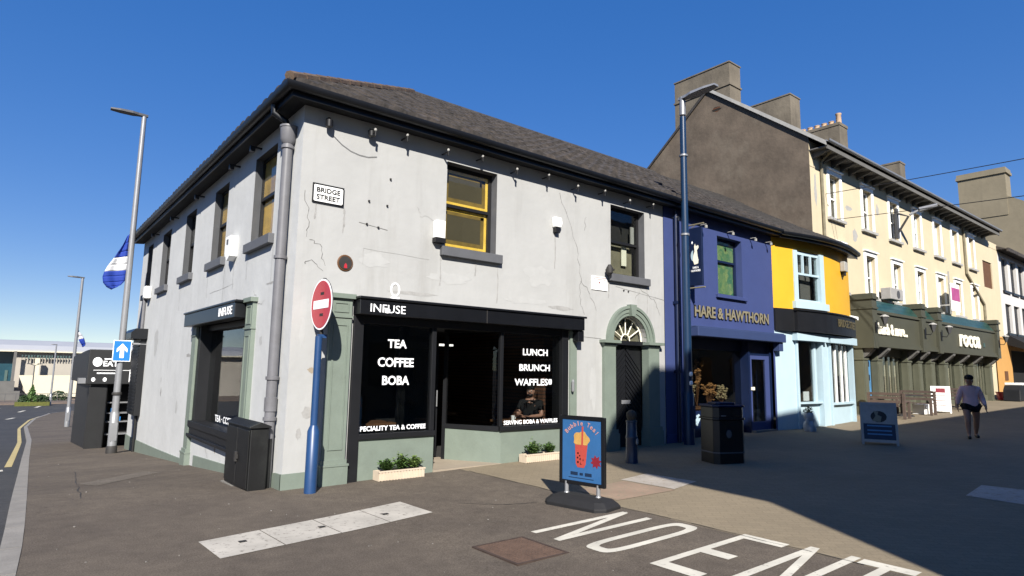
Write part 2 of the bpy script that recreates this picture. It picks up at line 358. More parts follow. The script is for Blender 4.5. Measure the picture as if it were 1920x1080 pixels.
        o = bpy.data.objects.new(name, me); COL.objects.link(o)
        if parent: o.parent = parent
        if bevel:
            bv = o.modifiers.new('bevel', 'BEVEL'); bv.width = bevel; bv.segments = 2; bv.limit_method = 'ANGLE'
        return o
def text(name, body, P0, right, up, w, h, m, parent, depth=.01, bold=.0, world=True, lift=.003):
    """lettering as real mesh: lower-left P0, fitted to w x h metres"""
    cu = bpy.data.curves.new('t', 'FONT'); cu.body = body; cu.size = 1; cu.extrude = .5; cu.offset = bold; cu.resolution_u = 3
    o = bpy.data.objects.new('t', cu); COL.objects.link(o); bpy.context.view_layer.update()
    me = o.evaluated_get(bpy.context.evaluated_depsgraph_get()).to_mesh()
    vs = [v.co.copy() for v in me.vertices]; fs = [list(p.vertices) for p in me.polygons]
    o.to_mesh_clear(); COL.objects.unlink(o); bpy.data.objects.remove(o); bpy.data.curves.remove(cu)
    x0 = min(v.x for v in vs); x1 = max(v.x for v in vs); y0 = min(v.y for v in vs); y1 = max(v.y for v in vs)
    right = Vector(right).normalized(); up = Vector(up).normalized(); nr = right.cross(up); P0 = Vector(P0)
    mb = MB(); bv = [mb.bm.verts.new(P0+right*((v.x-x0)/(x1-x0)*w)+up*((v.y-y0)/(y1-y0)*h)+nr*(lift+(v.z+.5)*depth)) for v in vs]
    for f in fs:
        try: mb.bm.faces.new([bv[i] for i in f])
        except ValueError: pass
    return mb.build(name, m, parent, world=world)
UP = (0, 0, 1)

# ------------------------------------------------------------------ setting: ground, road, kerb, street
KY = [-14,-8,-4,-1.15,2.8,12.08,24.1,39.2,50.8,60.9,64.3,66]
KX = [-4.6,-3.6,-3.15,-2.99,-2.87,-2.59,-2.19,-1.98,-1.2,.15,2.2,4.5]
kerbx = lambda y: interp(y, KY, KX)
def frange(a, b, s):
    r = []; k = a
    while k < b-1e-6: r.append(round(k, 4)); k += s
    return r+[b]
def sheet(name, rows, xf, nx, z, m, kind='structure', skirt=None):
    mb = MB(); prev = None
    for y in rows:
        a, b = xf(y); cur = [mb.v((a+(b-a)*i/nx, y, z(a+(b-a)*i/nx, y))) for i in range(nx+1)]
        if prev:
            for i in range(nx): mb.bm.faces.new((prev[i], prev[i+1], cur[i+1], cur[i]))
        prev = cur
    o = mb.build(name, m, smooth=True); tag(o, kind=kind); return o
big = [-400,-150,-60,-30,-14,-8,0,1.5,3,6,11.2,14,25,40,60,90,130,250,600,1500]
mb = MB(); xs = [-1500,-500,-150,-60,-30,-12,-5,-3,0,8,20,36,80,200,600,1500]
gv = [[mb.v((x, y, gz(x, y)-.10)) for x in xs] for y in big]
for j in range(len(big)-1):
    for i in range(len(xs)-1): mb.bm.faces.new((gv[j][i], gv[j][i+1], gv[j+1][i+1], gv[j+1][i]))
tag(mb.build('road', 'asphalt_road', smooth=True), kind='structure')
tag_o = sheet('pavement', frange(-14, .3, .55), lambda y: (kerbx(y)+.16, 2.95), 12, gz, 'asphalt_foot')
rows = sorted(set(frange(.3, 16, .6)+frange(16, 66, 2.0)+[3,6,11.2,14,25,40,60]))
sheet('pavement', rows, lambda y: (kerbx(y)+.16, .3 if y < 14 else interp(y, [14,16,66], [.3,6,14])), 10, gz, 'asphalt_foot')
xs_ = sorted(set(frange(2.95, 40, .75)+frange(40, 120, 5)+[8,20,36,80]))
mb = MB(); prev = None
for x in xs_:
    y1 = .3 if x < 18.3 else 1.2
    cur = [mb.v((x, -14+(y1+14)*i/20, gz(x, -1))) for i in range(21)]
    if prev:
        for i in range(20): mb.bm.faces.new((prev[i], cur[i], cur[i+1], prev[i+1]))
    prev = cur
tag(mb.build('paved_street', 'paver', smooth=True), kind='structure')
# kerb: stones along the road edge
mb = MB(); yk = frange(-14, 62, .9)
for a, b in zip(yk, yk[1:]):
    b2 = b-.015
    p = [(kerbx(a), a), (kerbx(a)+.16, a), (kerbx(b2)+.16, b2), (kerbx(b2), b2)]
    lo = [mb.v((x, y, gz(x, y)-.2)) for x, y in p]; hi = [mb.v((x, y, gz(x, y)+.006)) for x, y in p]
    mb.bm.faces.new(hi)
    for i in range(4): mb.bm.faces.new((lo[i], lo[(i+1) % 4], hi[(i+1) % 4], hi[i]))
tag(mb.build('kerb', 'kerbstone'), kind='structure')
mb = MB()
for (y0, y1, x0, x1) in ((83, 94.9, -60, 60),):
    mb.box(x0, x1, y0, y1, -3.6, -3.02)
tag(mb.build('far_pavement', 'far_paving'), kind='structure')
# draped markings
def drape(mb, pts, dz=.005, n=1, zz=None):
    """quad (4 xy corners) subdivided along its first side and laid on the ground"""
    a, b, c, d = [Vector((*p, 0)) for p in pts]; prev = None
    for i in range(n+1):
        t = i/n; cur = []
        for q in (a.lerp(b, t), d.lerp(c, t)):
            cur.append(mb.v((q.x, q.y, (zz(q.x, q.y) if zz else gz(q.x, q.y))+dz)))
        if prev: mb.bm.faces.new((prev[0], cur[0], cur[1], prev[1]))
        prev = cur
def stroke(mb, p, q, w, n=6):
    p = Vector(p); q = Vector(q); d = (q-p).normalized(); s = Vector((-d.y, d.x))*w/2
    drape(mb, [p+s, q+s, q-s, p-s], n=n)
def road_letter(ch, y, x0, x1, w, label):
    """letter of the NO ENTRY legend: reads along +x, x0 foot, x1 head, width towards -y"""
    mb = MB(); t = .085; T = .16
    yl, yr = y-t/2, y-w+t/2
    if ch == 'N':
        drape(mb, [(x0, y), (x1, y), (x1, y-t), (x0, y-t)], n=8); drape(mb, [(x0, y-w+t), (x1, y-w+t), (x1, y-w), (x0, y-w)], n=8)
        drape(mb, [(x1, y-t), (x0, y-w+t), (x0+.34, y-w+t), (x1, y-t-.001)] , dz=.0055, n=8)
        drape(mb, [(x1-.34, y-t), (x1, y-t-.001), (x0+.34, y-w+t), (x0, y-w+t)][:4], dz=.006, n=1)
    elif ch == 'O':
        cx, cy, rx, ry = (x0+x1)/2, y-w/2, (x1-x0)/2, w/2; ring = []
        for k in range(40):
            a = k*2*math.pi/40; e = .45
            sx = math.copysign(abs(math.cos(a))**e, math.cos(a)); sy = math.copysign(abs(math.sin(a))**e, math.sin(a))
            ring.append(((cx+rx*sx, cy+ry*sy), (cx+(rx-T*.8)*sx, cy+(ry-t)*sy)))
        for k in range(40):
            (o0, i0), (o1, i1) = ring[k], ring[(k+1) % 40]; drape(mb, [o0, o1, i1, i0])
    elif ch == 'E':
        drape(mb, [(x0, y), (x1, y), (x1, y-t), (x0, y-t)], n=8)
        drape(mb, [(x1-T, y-t), (x1, y-t), (x1, y-w), (x1-T, y-w)]); drape(mb, [(x0, y-t), (x0+T, y-t), (x0+T, y-w), (x0, y-w)])
        m_ = (x0+x1)/2-.05; drape(mb, [(m_-T/2, y-t), (m_+T/2, y-t), (m_+T/2, y-w*.78), (m_-T/2, y-w*.78)])
    elif ch == 'T':
        c = y-w/2
        drape(mb, [(x0, c+t/2), (x1-T, c+t/2), (x1-T, c-t/2), (x0, c-t/2)], n=8); drape(mb, [(x1-T, y), (x1, y), (x1, y-w), (x1-T, y-w)])
    elif ch == 'R':
        drape(mb, [(x0, y), (x1, y), (x1, y-t), (x0, y-t)], n=8); m_ = x0+.62*(x1-x0)*.8
        drape(mb, [(x1-T, y-t), (x1, y-t), (x1, y-w), (x1-T, y-w)]); drape(mb, [(m_, y-t), (m_+T, y-t), (m_+T, y-w), (m_, y-w)])
        drape(mb, [(m_+T, y-w+t), (x1-T, y-w+t), (x1-T, y-w), (m_+T, y-w)]); drape(mb, [(x0, y-w+t), (m_, y-.5*w), (m_, y-.5*w-t), (x0, y-w)], n=4)
    elif ch == 'Y':
        c = y-w/2; m_ = x0+.45*(x1-x0)
        drape(mb, [(x0, c+t/2), (m_, c+t/2), (m_, c-t/2), (x0, c-t/2)], n=4)
        drape(mb, [(m_, c+t/2), (x1, y), (x1, y-t), (m_, c-t/2)], n=4); drape(mb, [(m_, c+t/2), (x1, y-w+t), (x1, y-w), (m_, c-t/2)], dz=.0055, n=4)
    bm = mb.bm
    o = mb.build('road_lettering', 'mark_white'); tag(o, label, 'road marking', 'white letters painted across the side street mouth'); return o
road_letter('N', -3.76, 1.33, 2.78, .44, 'white painted road letter N nearest the bubble tea sign, first of the row')
road_letter('O', -4.43, 1.38, 2.88, .38, 'white painted road letter O with a long oval loop')
road_letter('E', -5.20, 1.48, 3.03, .48, 'white painted road letter E with three bars')
road_letter('N', -5.84, 1.50, 3.13, .46, 'white painted road letter N cut by the picture edge beside the E')
road_letter('T', -6.33, 1.50, 3.12, .46, 'white painted road letter T at the edge of the big shadow')
mb = MB(); A, B, C_, D = (-1.51,-2.14), (.95,-1.66), (.98,-2.40), (-1.48,-2.82)
for i in range(4):
    t0, t1 = i/4, (i+1)/4-.004
    l = lambda p, q, t: (p[0]+(q[0]-p[0])*t, p[1]+(q[1]-p[1])*t)
    drape(mb, [l(A, B, t0), l(A, B, t1), l(D, C_, t1), l(D, C_, t0)], n=3)
tag(mb.build('painted_strip', 'mark_worn'), 'broad worn white strip painted across the footway before the corner', 'road marking')
for t, o_, lb in ((.13, .05, 'small dark stud at the left end of the worn white strip'), (.47, .0, 'small dark stud in the middle of the worn white strip'), (.80, -.02, 'small dark stud towards the right end of the worn white strip')):
    mb = MB(); x = -1.5+2.46*t; y = -2.48+.44*t+o_; drape(mb, [(x-.025, y-.04), (x+.05, y-.03), (x+.05, y+.03), (x-.025, y+.03)], dz=.010)
    tag(mb.build('road_stud', 'iron'), lb, 'road stud', 'studs set in the worn white strip')
# yellow line and lane marks on the left road
mb = MB(); yy = frange(10.5, 57, 2.0)
for a, b in zip(yy, yy[1:]):
    drape(mb, [(kerbx(a)-.30, a), (kerbx(b)-.30, b), (kerbx(b)-.16, b), (kerbx(a)-.16, a)], dz=-.094, n=2)
tag(mb.build('yellow_line', 'mark_yellow'), 'pale yellow line painted on the road along the kerb', 'road marking')
mb = MB(); drape(mb, [(-4.6, 7.2), (-2.96, 9.1), (-2.97, 9.6), (-4.7, 7.7)], dz=-.094, n=4)
tag(mb.build('give_way_line', 'mark_white'), 'white line across the road at the left picture edge', 'road marking')
for k, (x, y, w, l) in enumerate(((-2.9, 53, .25, 2.6), (-4.3, 60, .25, 2.6), (-2.0, 66, .25, 3), (-4.0, 72, .3, 3), (-.5, 75, .3, 3.5))):
    mb = MB(); drape(mb, [(x, y), (x+.5, y+l), (x+.5+w, y+l), (x+w, y)], dz=-.09)
    tag(mb.build('lane_dash', 'mark_white'), ['nearest white dash on the left road', 'white dash farther along the left road by the picture edge', 'white dash where the left road bends right', 'far white dash before the leisure building', 'farthest white dash in front of the leisure building'][k], 'road marking', 'white dashes on the left road')
# concrete patches in the paving, manhole
mb = MB(); drape(mb, [(4.35,-2.35), (5.1,-2.25), (5.15,-3.15), (4.4,-3.3)], n=4); tag(mb.build('paving_patch', 'patch_concrete'), kind='structure')
mb = MB(); drape(mb, [(3.25,-2.5), (4.3,-2.45), (4.35,-3.35), (3.2,-3.3)], n=4); tag(mb.build('paving_patch', 'patch_red'), kind='structure')
mb = MB(); drape(mb, [(-2.1, 3.0), (-.95, 4.6), (-.75, 4.1), (-1.9, 2.4)], n=4, dz=.004); tag(mb.build('paving_patch', 'foot_patch'), kind='structure')
th = thing('manhole_cover', 'rusty square iron manhole cover in the asphalt by the road letters', 'manhole cover', (.82,-4.18,gz(.82,-4.18)))
mb = MB(); z = gz(.82,-4.2)
for (x0,x1,y0,y1) in ((.515,.54,-4.535,-3.845),(1.12,1.145,-4.535,-3.845),(.54,1.12,-4.535,-4.51),(.54,1.12,-3.87,-3.845)): mb.box(x0,x1,y0,y1,z-.04,z+.010)
mb.build('frame', 'rust_dark', th)
mb = MB(); mb.box(.545,1.115,-4.505,-3.875,z-.04,z+.008)
for i in range(14):
    for j in range(15):
        x = .57+i*.039; y = -4.48+j*.041; mb.box(x, x+.024, y, y+.024, z+.008, z+.0115)
mb.build('plate', 'rust_iron', th)

# ------------------------------------------------------------------ helpers for buildings
def roof_slope(parent, m, along, s_eave, s_ridge, z_eave, z_ridge, lo, hi, n=24, step=.3, seed=1, axis='x', sag=0.0, name='roof', roll=0.0, pitch=.30):
    """slated slope in overlapping courses; lo/hi(t) give the extent along the eave at slope fraction t"""
    rnd = random.Random(seed); mb = MB()
    def P(a, t, lift):
        e = s_eave(a) if callable(s_eave) else s_eave
        s = e+(s_ridge-e)*t; z = z_eave+(z_ridge-z_eave)*t+lift-sag*math.sin(math.pi*t)
        return (a, s, z) if axis == 'x' else (s, a, z)
    for k in range(n):
        t0, t1 = k/n, (k+1)/n
        a0, a1, b0, b1 = lo(t0), hi(t0), lo(t1), hi(t1)
        m_ = max(2, int((a1-a0)/step)); prev = None; jj = 0
        for i in range(m_+1):
            f = i/m_; A = a0+(a1-a0)*f; B_ = b0+(b1-b0)*f
            if roll:
                if int(A/pitch) != int((A-step)/pitch): jj = rnd.uniform(-.012, .016)
                w = lambda x: roll*(abs(math.sin(math.pi*x/pitch))**.6)
                p = P(A, t0, .03+jj+w(A)); q = P(B_, t1, .002+w(B_)); u = P(A, t0, -.012)
            else:
                j = rnd.uniform(-.012, .014)
                p = P(A, t0, .035+j); q = P(B_, t1, .004); u = P(A, t0, -.01)
            cur = (mb.v(u), mb.v(p), mb.v(q))
            if prev:
                mb.bm.faces.new((prev[0], cur[0], cur[1], prev[1])); mb.bm.faces.new((prev[1], cur[1], cur[2], prev[2]))
            prev = cur
    return mb.build(name, m, parent)
def sash_window(parent, f, a0, a1, z0, z1, d=.17, style='plain', sill=True, sill_m='sill_grey', frame_m='window_black', meet=.52, fw=.07, over=.11, bars=0, sill_drop=.16, sill_out=.09):
    """recessed sash window: outer frame, two sashes with their panes, stone sill"""
    mb = MB(f); w = fw
    mb.box(a0, a0+w, d, d+.08, z0, z1); mb.box(a1-w, a1, d, d+.08, z0, z1)
    mb.box(a0+w, a1-w, d, d+.08, z1-w, z1); mb.box(a0+w, a1-w, d, d+.08, z0, z0+w*.9)
    zm = z0+(z1-z0)*meet
    mb.box(a0+w, a1-w, d-.01, d+.05, zm-.028, zm+.028)
    for k in range(bars):
        x = a0+w+(a1-a0-2*w)*(k+1)/(bars+1); mb.box(x-.014, x+.014, d+.005, d+.035, zm+.028, z1-w)
    win = mb.build('window', frame_m, parent)
    for (za, zb, dd) in ((zm+.028, z1-w, d+.012), (z0+w*.9, zm-.028, d+.035)):
        mb = MB(f); mb.box(a0+w, a1-w, dd, dd+.006, za, zb); mb.build('pane', 'clear_glass', win)
        mb = MB(f); e = dd+.02
        if style == 'yellow':
            q = .055
            mb.box(a0+w+q, a1-w-q, e, e+.01, za+q, zb-q); mb.build('blind', 'blind_brown', win)
            mb = MB(f)
            for r in ((a0+w, a1-w, za, za+q), (a1-w-q, a1-w, za+q, zb-q), (a0+w, a0+w+q*.6, za+q, zb-q), (a0+w, a1-w, zb-q, zb)): mb.box(r[0], r[1], e-.004, e+.01, r[2], r[3])
            mb.build('blind_edge', 'glow_yellow', win)  # yellow strips paint the sunlight glowing at the blind's edges
            mb = MB(f); g = .075
            for r in ((a0+w+q, a1-w-q, za+q, za+q+g), (a1-w-q-g, a1-w-q, za+q+g, zb-q), (a0+w+q, a0+w+q+g*.5, za+q+g, zb-q), (a0+w+q, a1-w-q, zb-q-g*.8, zb-q)): mb.box(r[0], r[1], e-.003, e-.0005, r[2], r[3])
            mb.build('blind_border', 'glow_amber', win)  # amber strips paint the weaker glow further in
        elif style == 'sheet':
            mb.box(a0+w, a1-w, e, e+.01, za, zb); mb.build('blind', 'yellow_sheet', win)
        elif style == 'curtain':
            if zb < zm:
                mb.box(a0+w, a1-w, e+.1, e+.11, za, zb); mb.build('curtain', 'curtain', win)
                mb = MB(f); mb.box(a0+w+(a1-a0)*.52, a0+w+(a1-a0)*.66, e+.04, e+.06, zb-.45, zb); mb.build('curtain', 'cream_letter', win)
            else:
                mb.box(a0+w, a1-w, e+.2, e+.21, za, zb); mb.build('curtain', 'room_wall', win)
                mb = MB(f); mb.box(a1-w-.13, a1-w-.03, e+.02, e+.05, za, zb-.25); mb.build('curtain', 'curtain_pale', win)
        elif style == 'green':
            mb.box(a0+w, a1-w, e, e+.01, za, zb); mb.build('leaded_screen', 'leaf_screen', win)
        elif style == 'pale':
            mb.box(a0+w, a1-w, e+.05, e+.06, za, zb); mb.build('curtain', 'curtain_pale', win)
        else:
            mb.box(a0+w, a1-w, e+.12, e+.13, za, zb); mb.build('blind', 'room_wall', win)
    if sill:
        mb = MB(f); mb.box(a0-over, a1+over, -sill_out, d, z0-sill_drop, z0); mb.build('sill', sill_m, win, bevel=.008)
    return win
def room(parent, f, a0, a1, d0, d1, z0, z1, m='dark_room', name='shop_room', floor=None):
    mb = MB(f)
    mb.face([(a0,d0,z0),(a0,d1,z0),(a0,d1,z1),(a0,d0,z1)]); mb.face([(a1,d0,z0),(a1,d1,z0),(a1,d1,z1),(a1,d0,z1)])
    mb.face([(a0,d1,z0),(a1,d1,z0),(a1,d1,z1),(a0,d1,z1)]); mb.face([(a0,d0,z1),(a1,d0,z1),(a1,d1,z1),(a0,d1,z1)])
    mb.face([(a0,d0,z0),(a1,d0,z0),(a1,d1,z0),(a0,d1,z0)])
    return mb.build(name, m, parent)
def leaf_screen():
    m = bpy.data.materials.new('leaf_screen'); m.use_nodes = True; MATS['leaf_screen'] = m
    n = m.node_tree.nodes; L = m.node_tree.links; b = n['Principled BSDF']; tc = n.new('ShaderNodeTexCoord')
    v = n.new('ShaderNodeTexVoronoi'); v.inputs['Scale'].default_value = 9; L.new(tc.outputs['Object'], v.inputs['Vector'])
    r = n.new('ShaderNodeValToRGB'); r.color_ramp.elements[0].color = (.03,.16,.09,1); r.color_ramp.elements[1].color = (.26,.33,.13,1); L.new(v.outputs['Color'], r.inputs[0]); L.new(r.outputs[0], b.inputs['Base Color']); b.inputs['Roughness'].default_value = .6
leaf_screen()
def crack(parent, f, pts, w=.012, d=-.003, m='crack', jit=.03, n=5, seed=0, name='crack'):
    rnd = random.Random(seed+len(pts)); out = []
    for (p, q) in zip(pts, pts[1:]):
        for i in range(n):
            t = i/n; out.append((p[0]+(q[0]-p[0])*t+rnd.uniform(-jit, jit), p[1]+(q[1]-p[1])*t+rnd.uniform(-jit, jit)))
    out.append(pts[-1]); mb = MB(f)
    for k, (p, q) in enumerate(zip(out, out[1:])):
        dx, dz = q[0]-p[0], q[1]-p[1]; l = math.hypot(dx, dz) or 1; ww = w*rnd.uniform(.35, 1); nx, nz_ = -dz/l*ww/2, dx/l*ww/2
        mb.face([(p[0]+nx, d, p[1]+nz_), (q[0]+nx, d, q[1]+nz_), (q[0]-nx, d, q[1]-nz_), (p[0]-nx, d, p[1]-nz_)])
    return mb.build(name, m, parent)
def blotch(parent, f, a, z, ra, rz, m, d=-.002, seed=0, n=18, name='stain'):
    rnd = random.Random(seed); mb = MB(f)
    mb.face([(a+ra*math.cos(t*2*math.pi/n)*rnd.uniform(.55, 1.1), d, z+rz*math.sin(t*2*math.pi/n)*rnd.uniform(.55, 1.1)) for t in range(n)])
    return mb.build(name, m, parent)

# ------------------------------------------------------------------ the white corner building
CB = thing('corner_building', 'two storey white rendered corner building with sage green shopfront trim and slate roof', 'building', (0,0,0))
F, G = fR(0), fL(0)
LW = [(1.15,2.30),(4.02,5.08),(6.79,7.84),(9.65,10.80),(12.38,13.2)]
holesL = [(a, b, 3.80, 5.34) for a, b in LW] + [(2.02, 5.50, .36, 2.66)]
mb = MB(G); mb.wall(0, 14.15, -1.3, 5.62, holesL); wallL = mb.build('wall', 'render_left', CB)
for h in holesL[:5]:
    mb = MB(G); mb.reveal(*h, 0, .22); mb.build('window_reveal', 'dark_grey_paint', CB)
RW = [(2.55,3.65),(6.75,7.88)]
ARC = (7.36, 2.36, .555)                                     # fanlight: centre, springing, radius
holesR = [(a, b, 3.78, 5.31) for a, b in RW] + [(.94, 5.46, -1.0, 2.60), (6.805, 7.915, -1.0, ARC[1]), (6.805, 7.915, ARC[1], 2.93)]
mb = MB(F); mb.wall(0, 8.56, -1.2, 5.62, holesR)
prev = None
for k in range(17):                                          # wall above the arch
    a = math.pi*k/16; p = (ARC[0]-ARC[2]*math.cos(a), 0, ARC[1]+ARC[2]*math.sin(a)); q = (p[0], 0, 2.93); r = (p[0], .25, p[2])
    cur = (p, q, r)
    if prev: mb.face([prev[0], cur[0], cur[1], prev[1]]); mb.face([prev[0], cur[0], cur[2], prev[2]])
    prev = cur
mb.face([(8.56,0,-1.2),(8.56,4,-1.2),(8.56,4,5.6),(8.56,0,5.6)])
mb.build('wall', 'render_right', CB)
for h in holesR[:2]:
    mb = MB(F); mb.reveal(*h, 0, .26); mb.build('window_reveal', 'sill_grey', CB)
mb = MB(); mb.face([(0,14.15,-1.5),(8.4,14.15,-1.5),(8.4,14.15,5.6),(4.05,14.15,8.45),(0,14.15,5.6)]); mb.face([(8.4,8.4,-1.5),(8.4,14.15,-1.5),(8.4,14.15,5.6),(8.4,8.4,5.6)]); mb.face([(8.4,8.4,-1.5),(8.56,8.4,-1.5),(8.56,8.4,5.6),(8.4,8.4,5.6)])
mb.build('rear_wall', 'grey_render', CB)
mb = MB(); mb.face([(.05,.3,3.2),(8.5,.3,3.2),(8.5,8,3.2),(.05,8,3.2)]); mb.face([(.3,8,3.2),(8.3,8,3.2),(8.3,14,3.2),(.3,14,3.2)]); mb.build('upper_floor', 'dark_room', CB)
sash_window(CB, F, 2.55, 3.65, 3.78, 5.31, style='yellow', over=.10)
sash_window(CB, F, 6.75, 7.88, 3.78, 5.31, style='curtain', over=.10, meet=.50)
for i, (a, b) in enumerate(LW): sash_window(CB, G, a, b, 3.80, 5.34, d=.125, style='sheet' if i < 2 else 'plain', over=.12, fw=.05)
# roof
ye, zr, ze = -.38, 8.45, 5.76; yr = 4.05
roof_slope(CB, 'slate', 'x', ye, yr, ze, zr, lambda t: ye+(yr-ye)*t, lambda t: 8.56, 17, step=.05, seed=3, sag=.03, roll=.045)
roof_slope(CB, 'slate', 'y', ye, yr, ze, zr, lambda t: ye+(yr-ye)*t, lambda t: 14.3, 17, step=.06, seed=4, axis='y', sag=.03, roll=.045)
mb = MB(); mb.face([(4.05,4.05,zr),(8.56,4.05,zr),(8.56,8.4,ze),(8.4,8.4,ze)]); mb.face([(4.05,4.05,zr),(4.05,14.3,zr),(8.4,14.3,ze),(8.4,8.4,ze)]); mb.build('rear_roof', 'slate_grey', CB)
mb = MB()
for k in range(15):                                          # hip and ridge tiles
    t0, t1 = k/15, (k+1)/15-.004; p = ye+(yr-ye)*t0; q = ye+(yr-ye)*t1
    mb.tube([(p, p, ze+(zr-ze)*t0+.035), (q, q, ze+(zr-ze)*t1+.03)], [.075, .072], 8)
mb.build('hip_tiles', 'hip_tile', CB, smooth=True)
mb = MB(); x = 4.05
while x < 8.5: mb.tube([(x, yr, zr+.0), (min(x+.42, 8.56), yr, zr+.0)], .07, 8); x += .43
y = 4.05
while y < 14: mb.tube([(yr, y, zr+.03), (yr, min(y+.42, 14.3), zr+.025)], .085, 8); y += .43
mb.build('ridge_tiles', 'slate_grey', CB, smooth=True)
# eaves: soffit, fascia, half-round gutter
mb = MB()
mb.face([(-.27,-.27,5.575),(8.56,-.27,5.575),(8.56,0,5.60),(0,0,5.60)]); mb.face([(-.27,-.27,5.575),(0,0,5.60),(0,14.3,5.60),(-.27,14.3,5.575)])
mb.build('soffit', 'soffit', CB)
mb = MB(); mb.box(-.29, 8.56, -.29, -.265, 5.565, 5.70); mb.box(-.29, -.265, -.262, 14.3, 5.565, 5.70); mb.build('fascia_board', 'eave_black', CB)
def gutter(parent, pts, r=.065, z=5.70, name='gutter', m='eave_black', close=True):
    mb = MB(); prof = [(math.cos(a)*r, math.sin(a)*r) for a in [math.pi+math.pi*i/8 for i in range(9)]] + [(r*1.0, .02), (r*.85, .02)] + [(math.cos(a)*r*.85, math.sin(a)*r*.85) for a in [2*math.pi-math.pi*i/8 for i in range(9)]] + [(-r, .02)]
    pts = [Vector((*p, z)) if len(p) == 2 else Vector(p) for p in pts]; rings = []
    for i, p in enumerate(pts):
        d0 = (pts[i]-pts[i-1]).normalized() if i else None; d1 = (pts[i+1]-pts[i]).normalized() if i < len(pts)-1 else None
        d = ((d0 or d1)+(d1 or d0)).normalized(); n_ = Vector((d.y, -d.x, 0)); sc = 1/max(.4, n_.dot(Vector(((d0 or d1).y, -(d0 or d1).x, 0))))
        rings.append([mb.v(p+n_*u*sc+Vector((0,0,v))) for u, v in prof])
    for a, b in zip(rings, rings[1:]):
        for i in range(len(prof)): mb.bm.faces.new((a[i], a[(i+1) % len(prof)], b[(i+1) % len(prof)], b[i]))
    return mb.build(name, m, parent, smooth=True)
gutter(CB, [(-.345, 14.3), (-.345, -.345), (8.56, -.345)], z=5.715, r=.078)
# brackets and festoon lamp hooks under the eaves
mb = MB(F); mb.box(0, .028, -.2, 0, 5.33, 5.345); mb.tube([(.014,-.2,5.34),(.014,-.2,5.27)], .018, 6)
hook = mb.build('eave_hook', 'window_black', CB); mb = MB(F); mb.lathe((.014,-.2,5.345), [(.01,0),(.022,.012),(.022,.04),(.01,.05)], 8); mb.build('lamp_bulb', 'curtain_pale', hook)
for k, x in enumerate((1.05, 1.62, 2.42, 3.15, 3.95, 4.75, 5.55, 6.35, 7.15, 7.95)):
    c = hook if k == 0 else copy_tree(hook, CB)
    c.location.x = x; c.location.z = .12 if k % 2 else .06
mb = MB(F); mb.lathe((1.05,-.1,5.33), [(.01,0),(.05,.02),(.055,.1),(.02,.13)], 10); mb.box(1.03,1.07,-.1,0,5.44,5.47); mb.build('floodlight', 'window_black', CB, smooth=True)
mb = MB(F); mb.lathe((.35,-.1,5.30), [(.01,0),(.05,.02),(.055,.12),(.02,.15)], 10); mb.box(.33,.37,-.1,0,5.44,5.47); mb.build('floodlight', 'window_black', CB, smooth=True)
mb = MB(F); pts = [(.45,-.012,5.24),(.60,-.012,5.13),(.75,-.012,5.06),(.9,-.012,5.03),(1.05,-.012,5.03),(1.2,-.012,5.07)]; mb.tube(pts, .004, 5); mb.build('cable', 'sill_grey', CB)
for y in (2.0,3.3,6.1,8.8,11.5):
    mb = MB(G); mb.box(y, y+.04, -.2, 0, 5.45, 5.48); mb.box(y-.02, y+.06, -.2, -.12, 5.38, 5.448); mb.build('floodlight', 'window_black', CB)
# plinth band following the falling pavement
def plinth(parent, f, prof, d=-.025, m='sage', zb=-1.3, name='plinth'):
    mb = MB(f)
    for (a0, t0), (a1, t1) in zip(prof, prof[1:]):
        if a1-a0 < 1e-4: continue
        lo = [(a0, d, zb), (a1, d, zb), (a1, d, t1), (a0, d, t0)]; mb.face(lo); mb.face([(a0, d, t0), (a1, d, t1), (a1, 0, t1), (a0, 0, t0)])
    for a, t in (prof[0], prof[-1]): mb.face([(a, d, zb), (a, d, t), (a, 0, t), (a, 0, zb)])
    return mb.build(name, m, parent)
plinth(CB, G, [(-.025,.21),(.25,.20),(.7,.12),(1.6,.06),(1.64,.06)]); plinth(CB, G, [(2.06,.04),(2.9,-.01),(5.12,-.11)]); plinth(CB, G, [(5.92,-.30),(9,-.40),(12.6,-.49),(14.17,-.49)])
plinth(CB, F, [(-.025,.21),(.52,.22)], d=-.0254)
# ----- left-road shop window
def pilaster(parent, f, a0, a1, zb, zc, d=.07, panel=True, base=.34, ztop=2.80):
    mb = MB(f)
    mb.box(a0, a1, -d, .02, zb+base, zc)
    mb.box(a0-.035, a1+.035, -d-.04, .02, zb-.5, zb+base-.09); mb.box(a0-.045, a1+.045, -d-.05, .02, zb+base-.09, zb+base-.06); mb.box(a0-.02, a1+.02, -d-.025, .02, zb+base-.06, zb+base)
    mb.box(a0-.015, a1+.015, -d-.02, .02, zc, zc+.03)
    mb.box(a0, a1, -d, .02, zc+.03, ztop-.07)
    mb.box(a0-.04, a1+.04, -d-.05, .02, ztop-.07, ztop)
    if panel:
        for (za, zb_) in ((zb+base+.14, zc-.1), (zc+.08, ztop-.13)):
            b = .055; g = .018
            for r in ((a0+b, a1-b, za, za+g), (a0+b, a1-b, zb_-g, zb_), (a0+b, a0+b+g, za+g, zb_-g), (a1-b-g, a1-b, za+g, zb_-g)): mb.box(r[0], r[1], -d-.012, -d+.001, r[2], r[3])
    return mb.build('pilaster', 'sage', parent)
pilaster(CB, G, 1.66, 2.02, .02, 2.30, ztop=2.82, base=.30); pilaster(CB, G, 5.52, 5.86, -.41, 2.30, ztop=2.74, panel=False, base=.38)
mb = MB(G); mb.box(2.06, 5.9, -.24, -.005, 2.50, 2.76); mb.box(2.02, 5.94, -.26, -.005, 2.76, 2.80); fa = mb.build('shop_fascia', 'black_gloss', CB, bevel=.01)
text('lettering', 'INFUSE', G((3.06, -.241, 2.56)), (0,-1,0), UP, .86, .15, 'white_vinyl', fa, .006, .004)
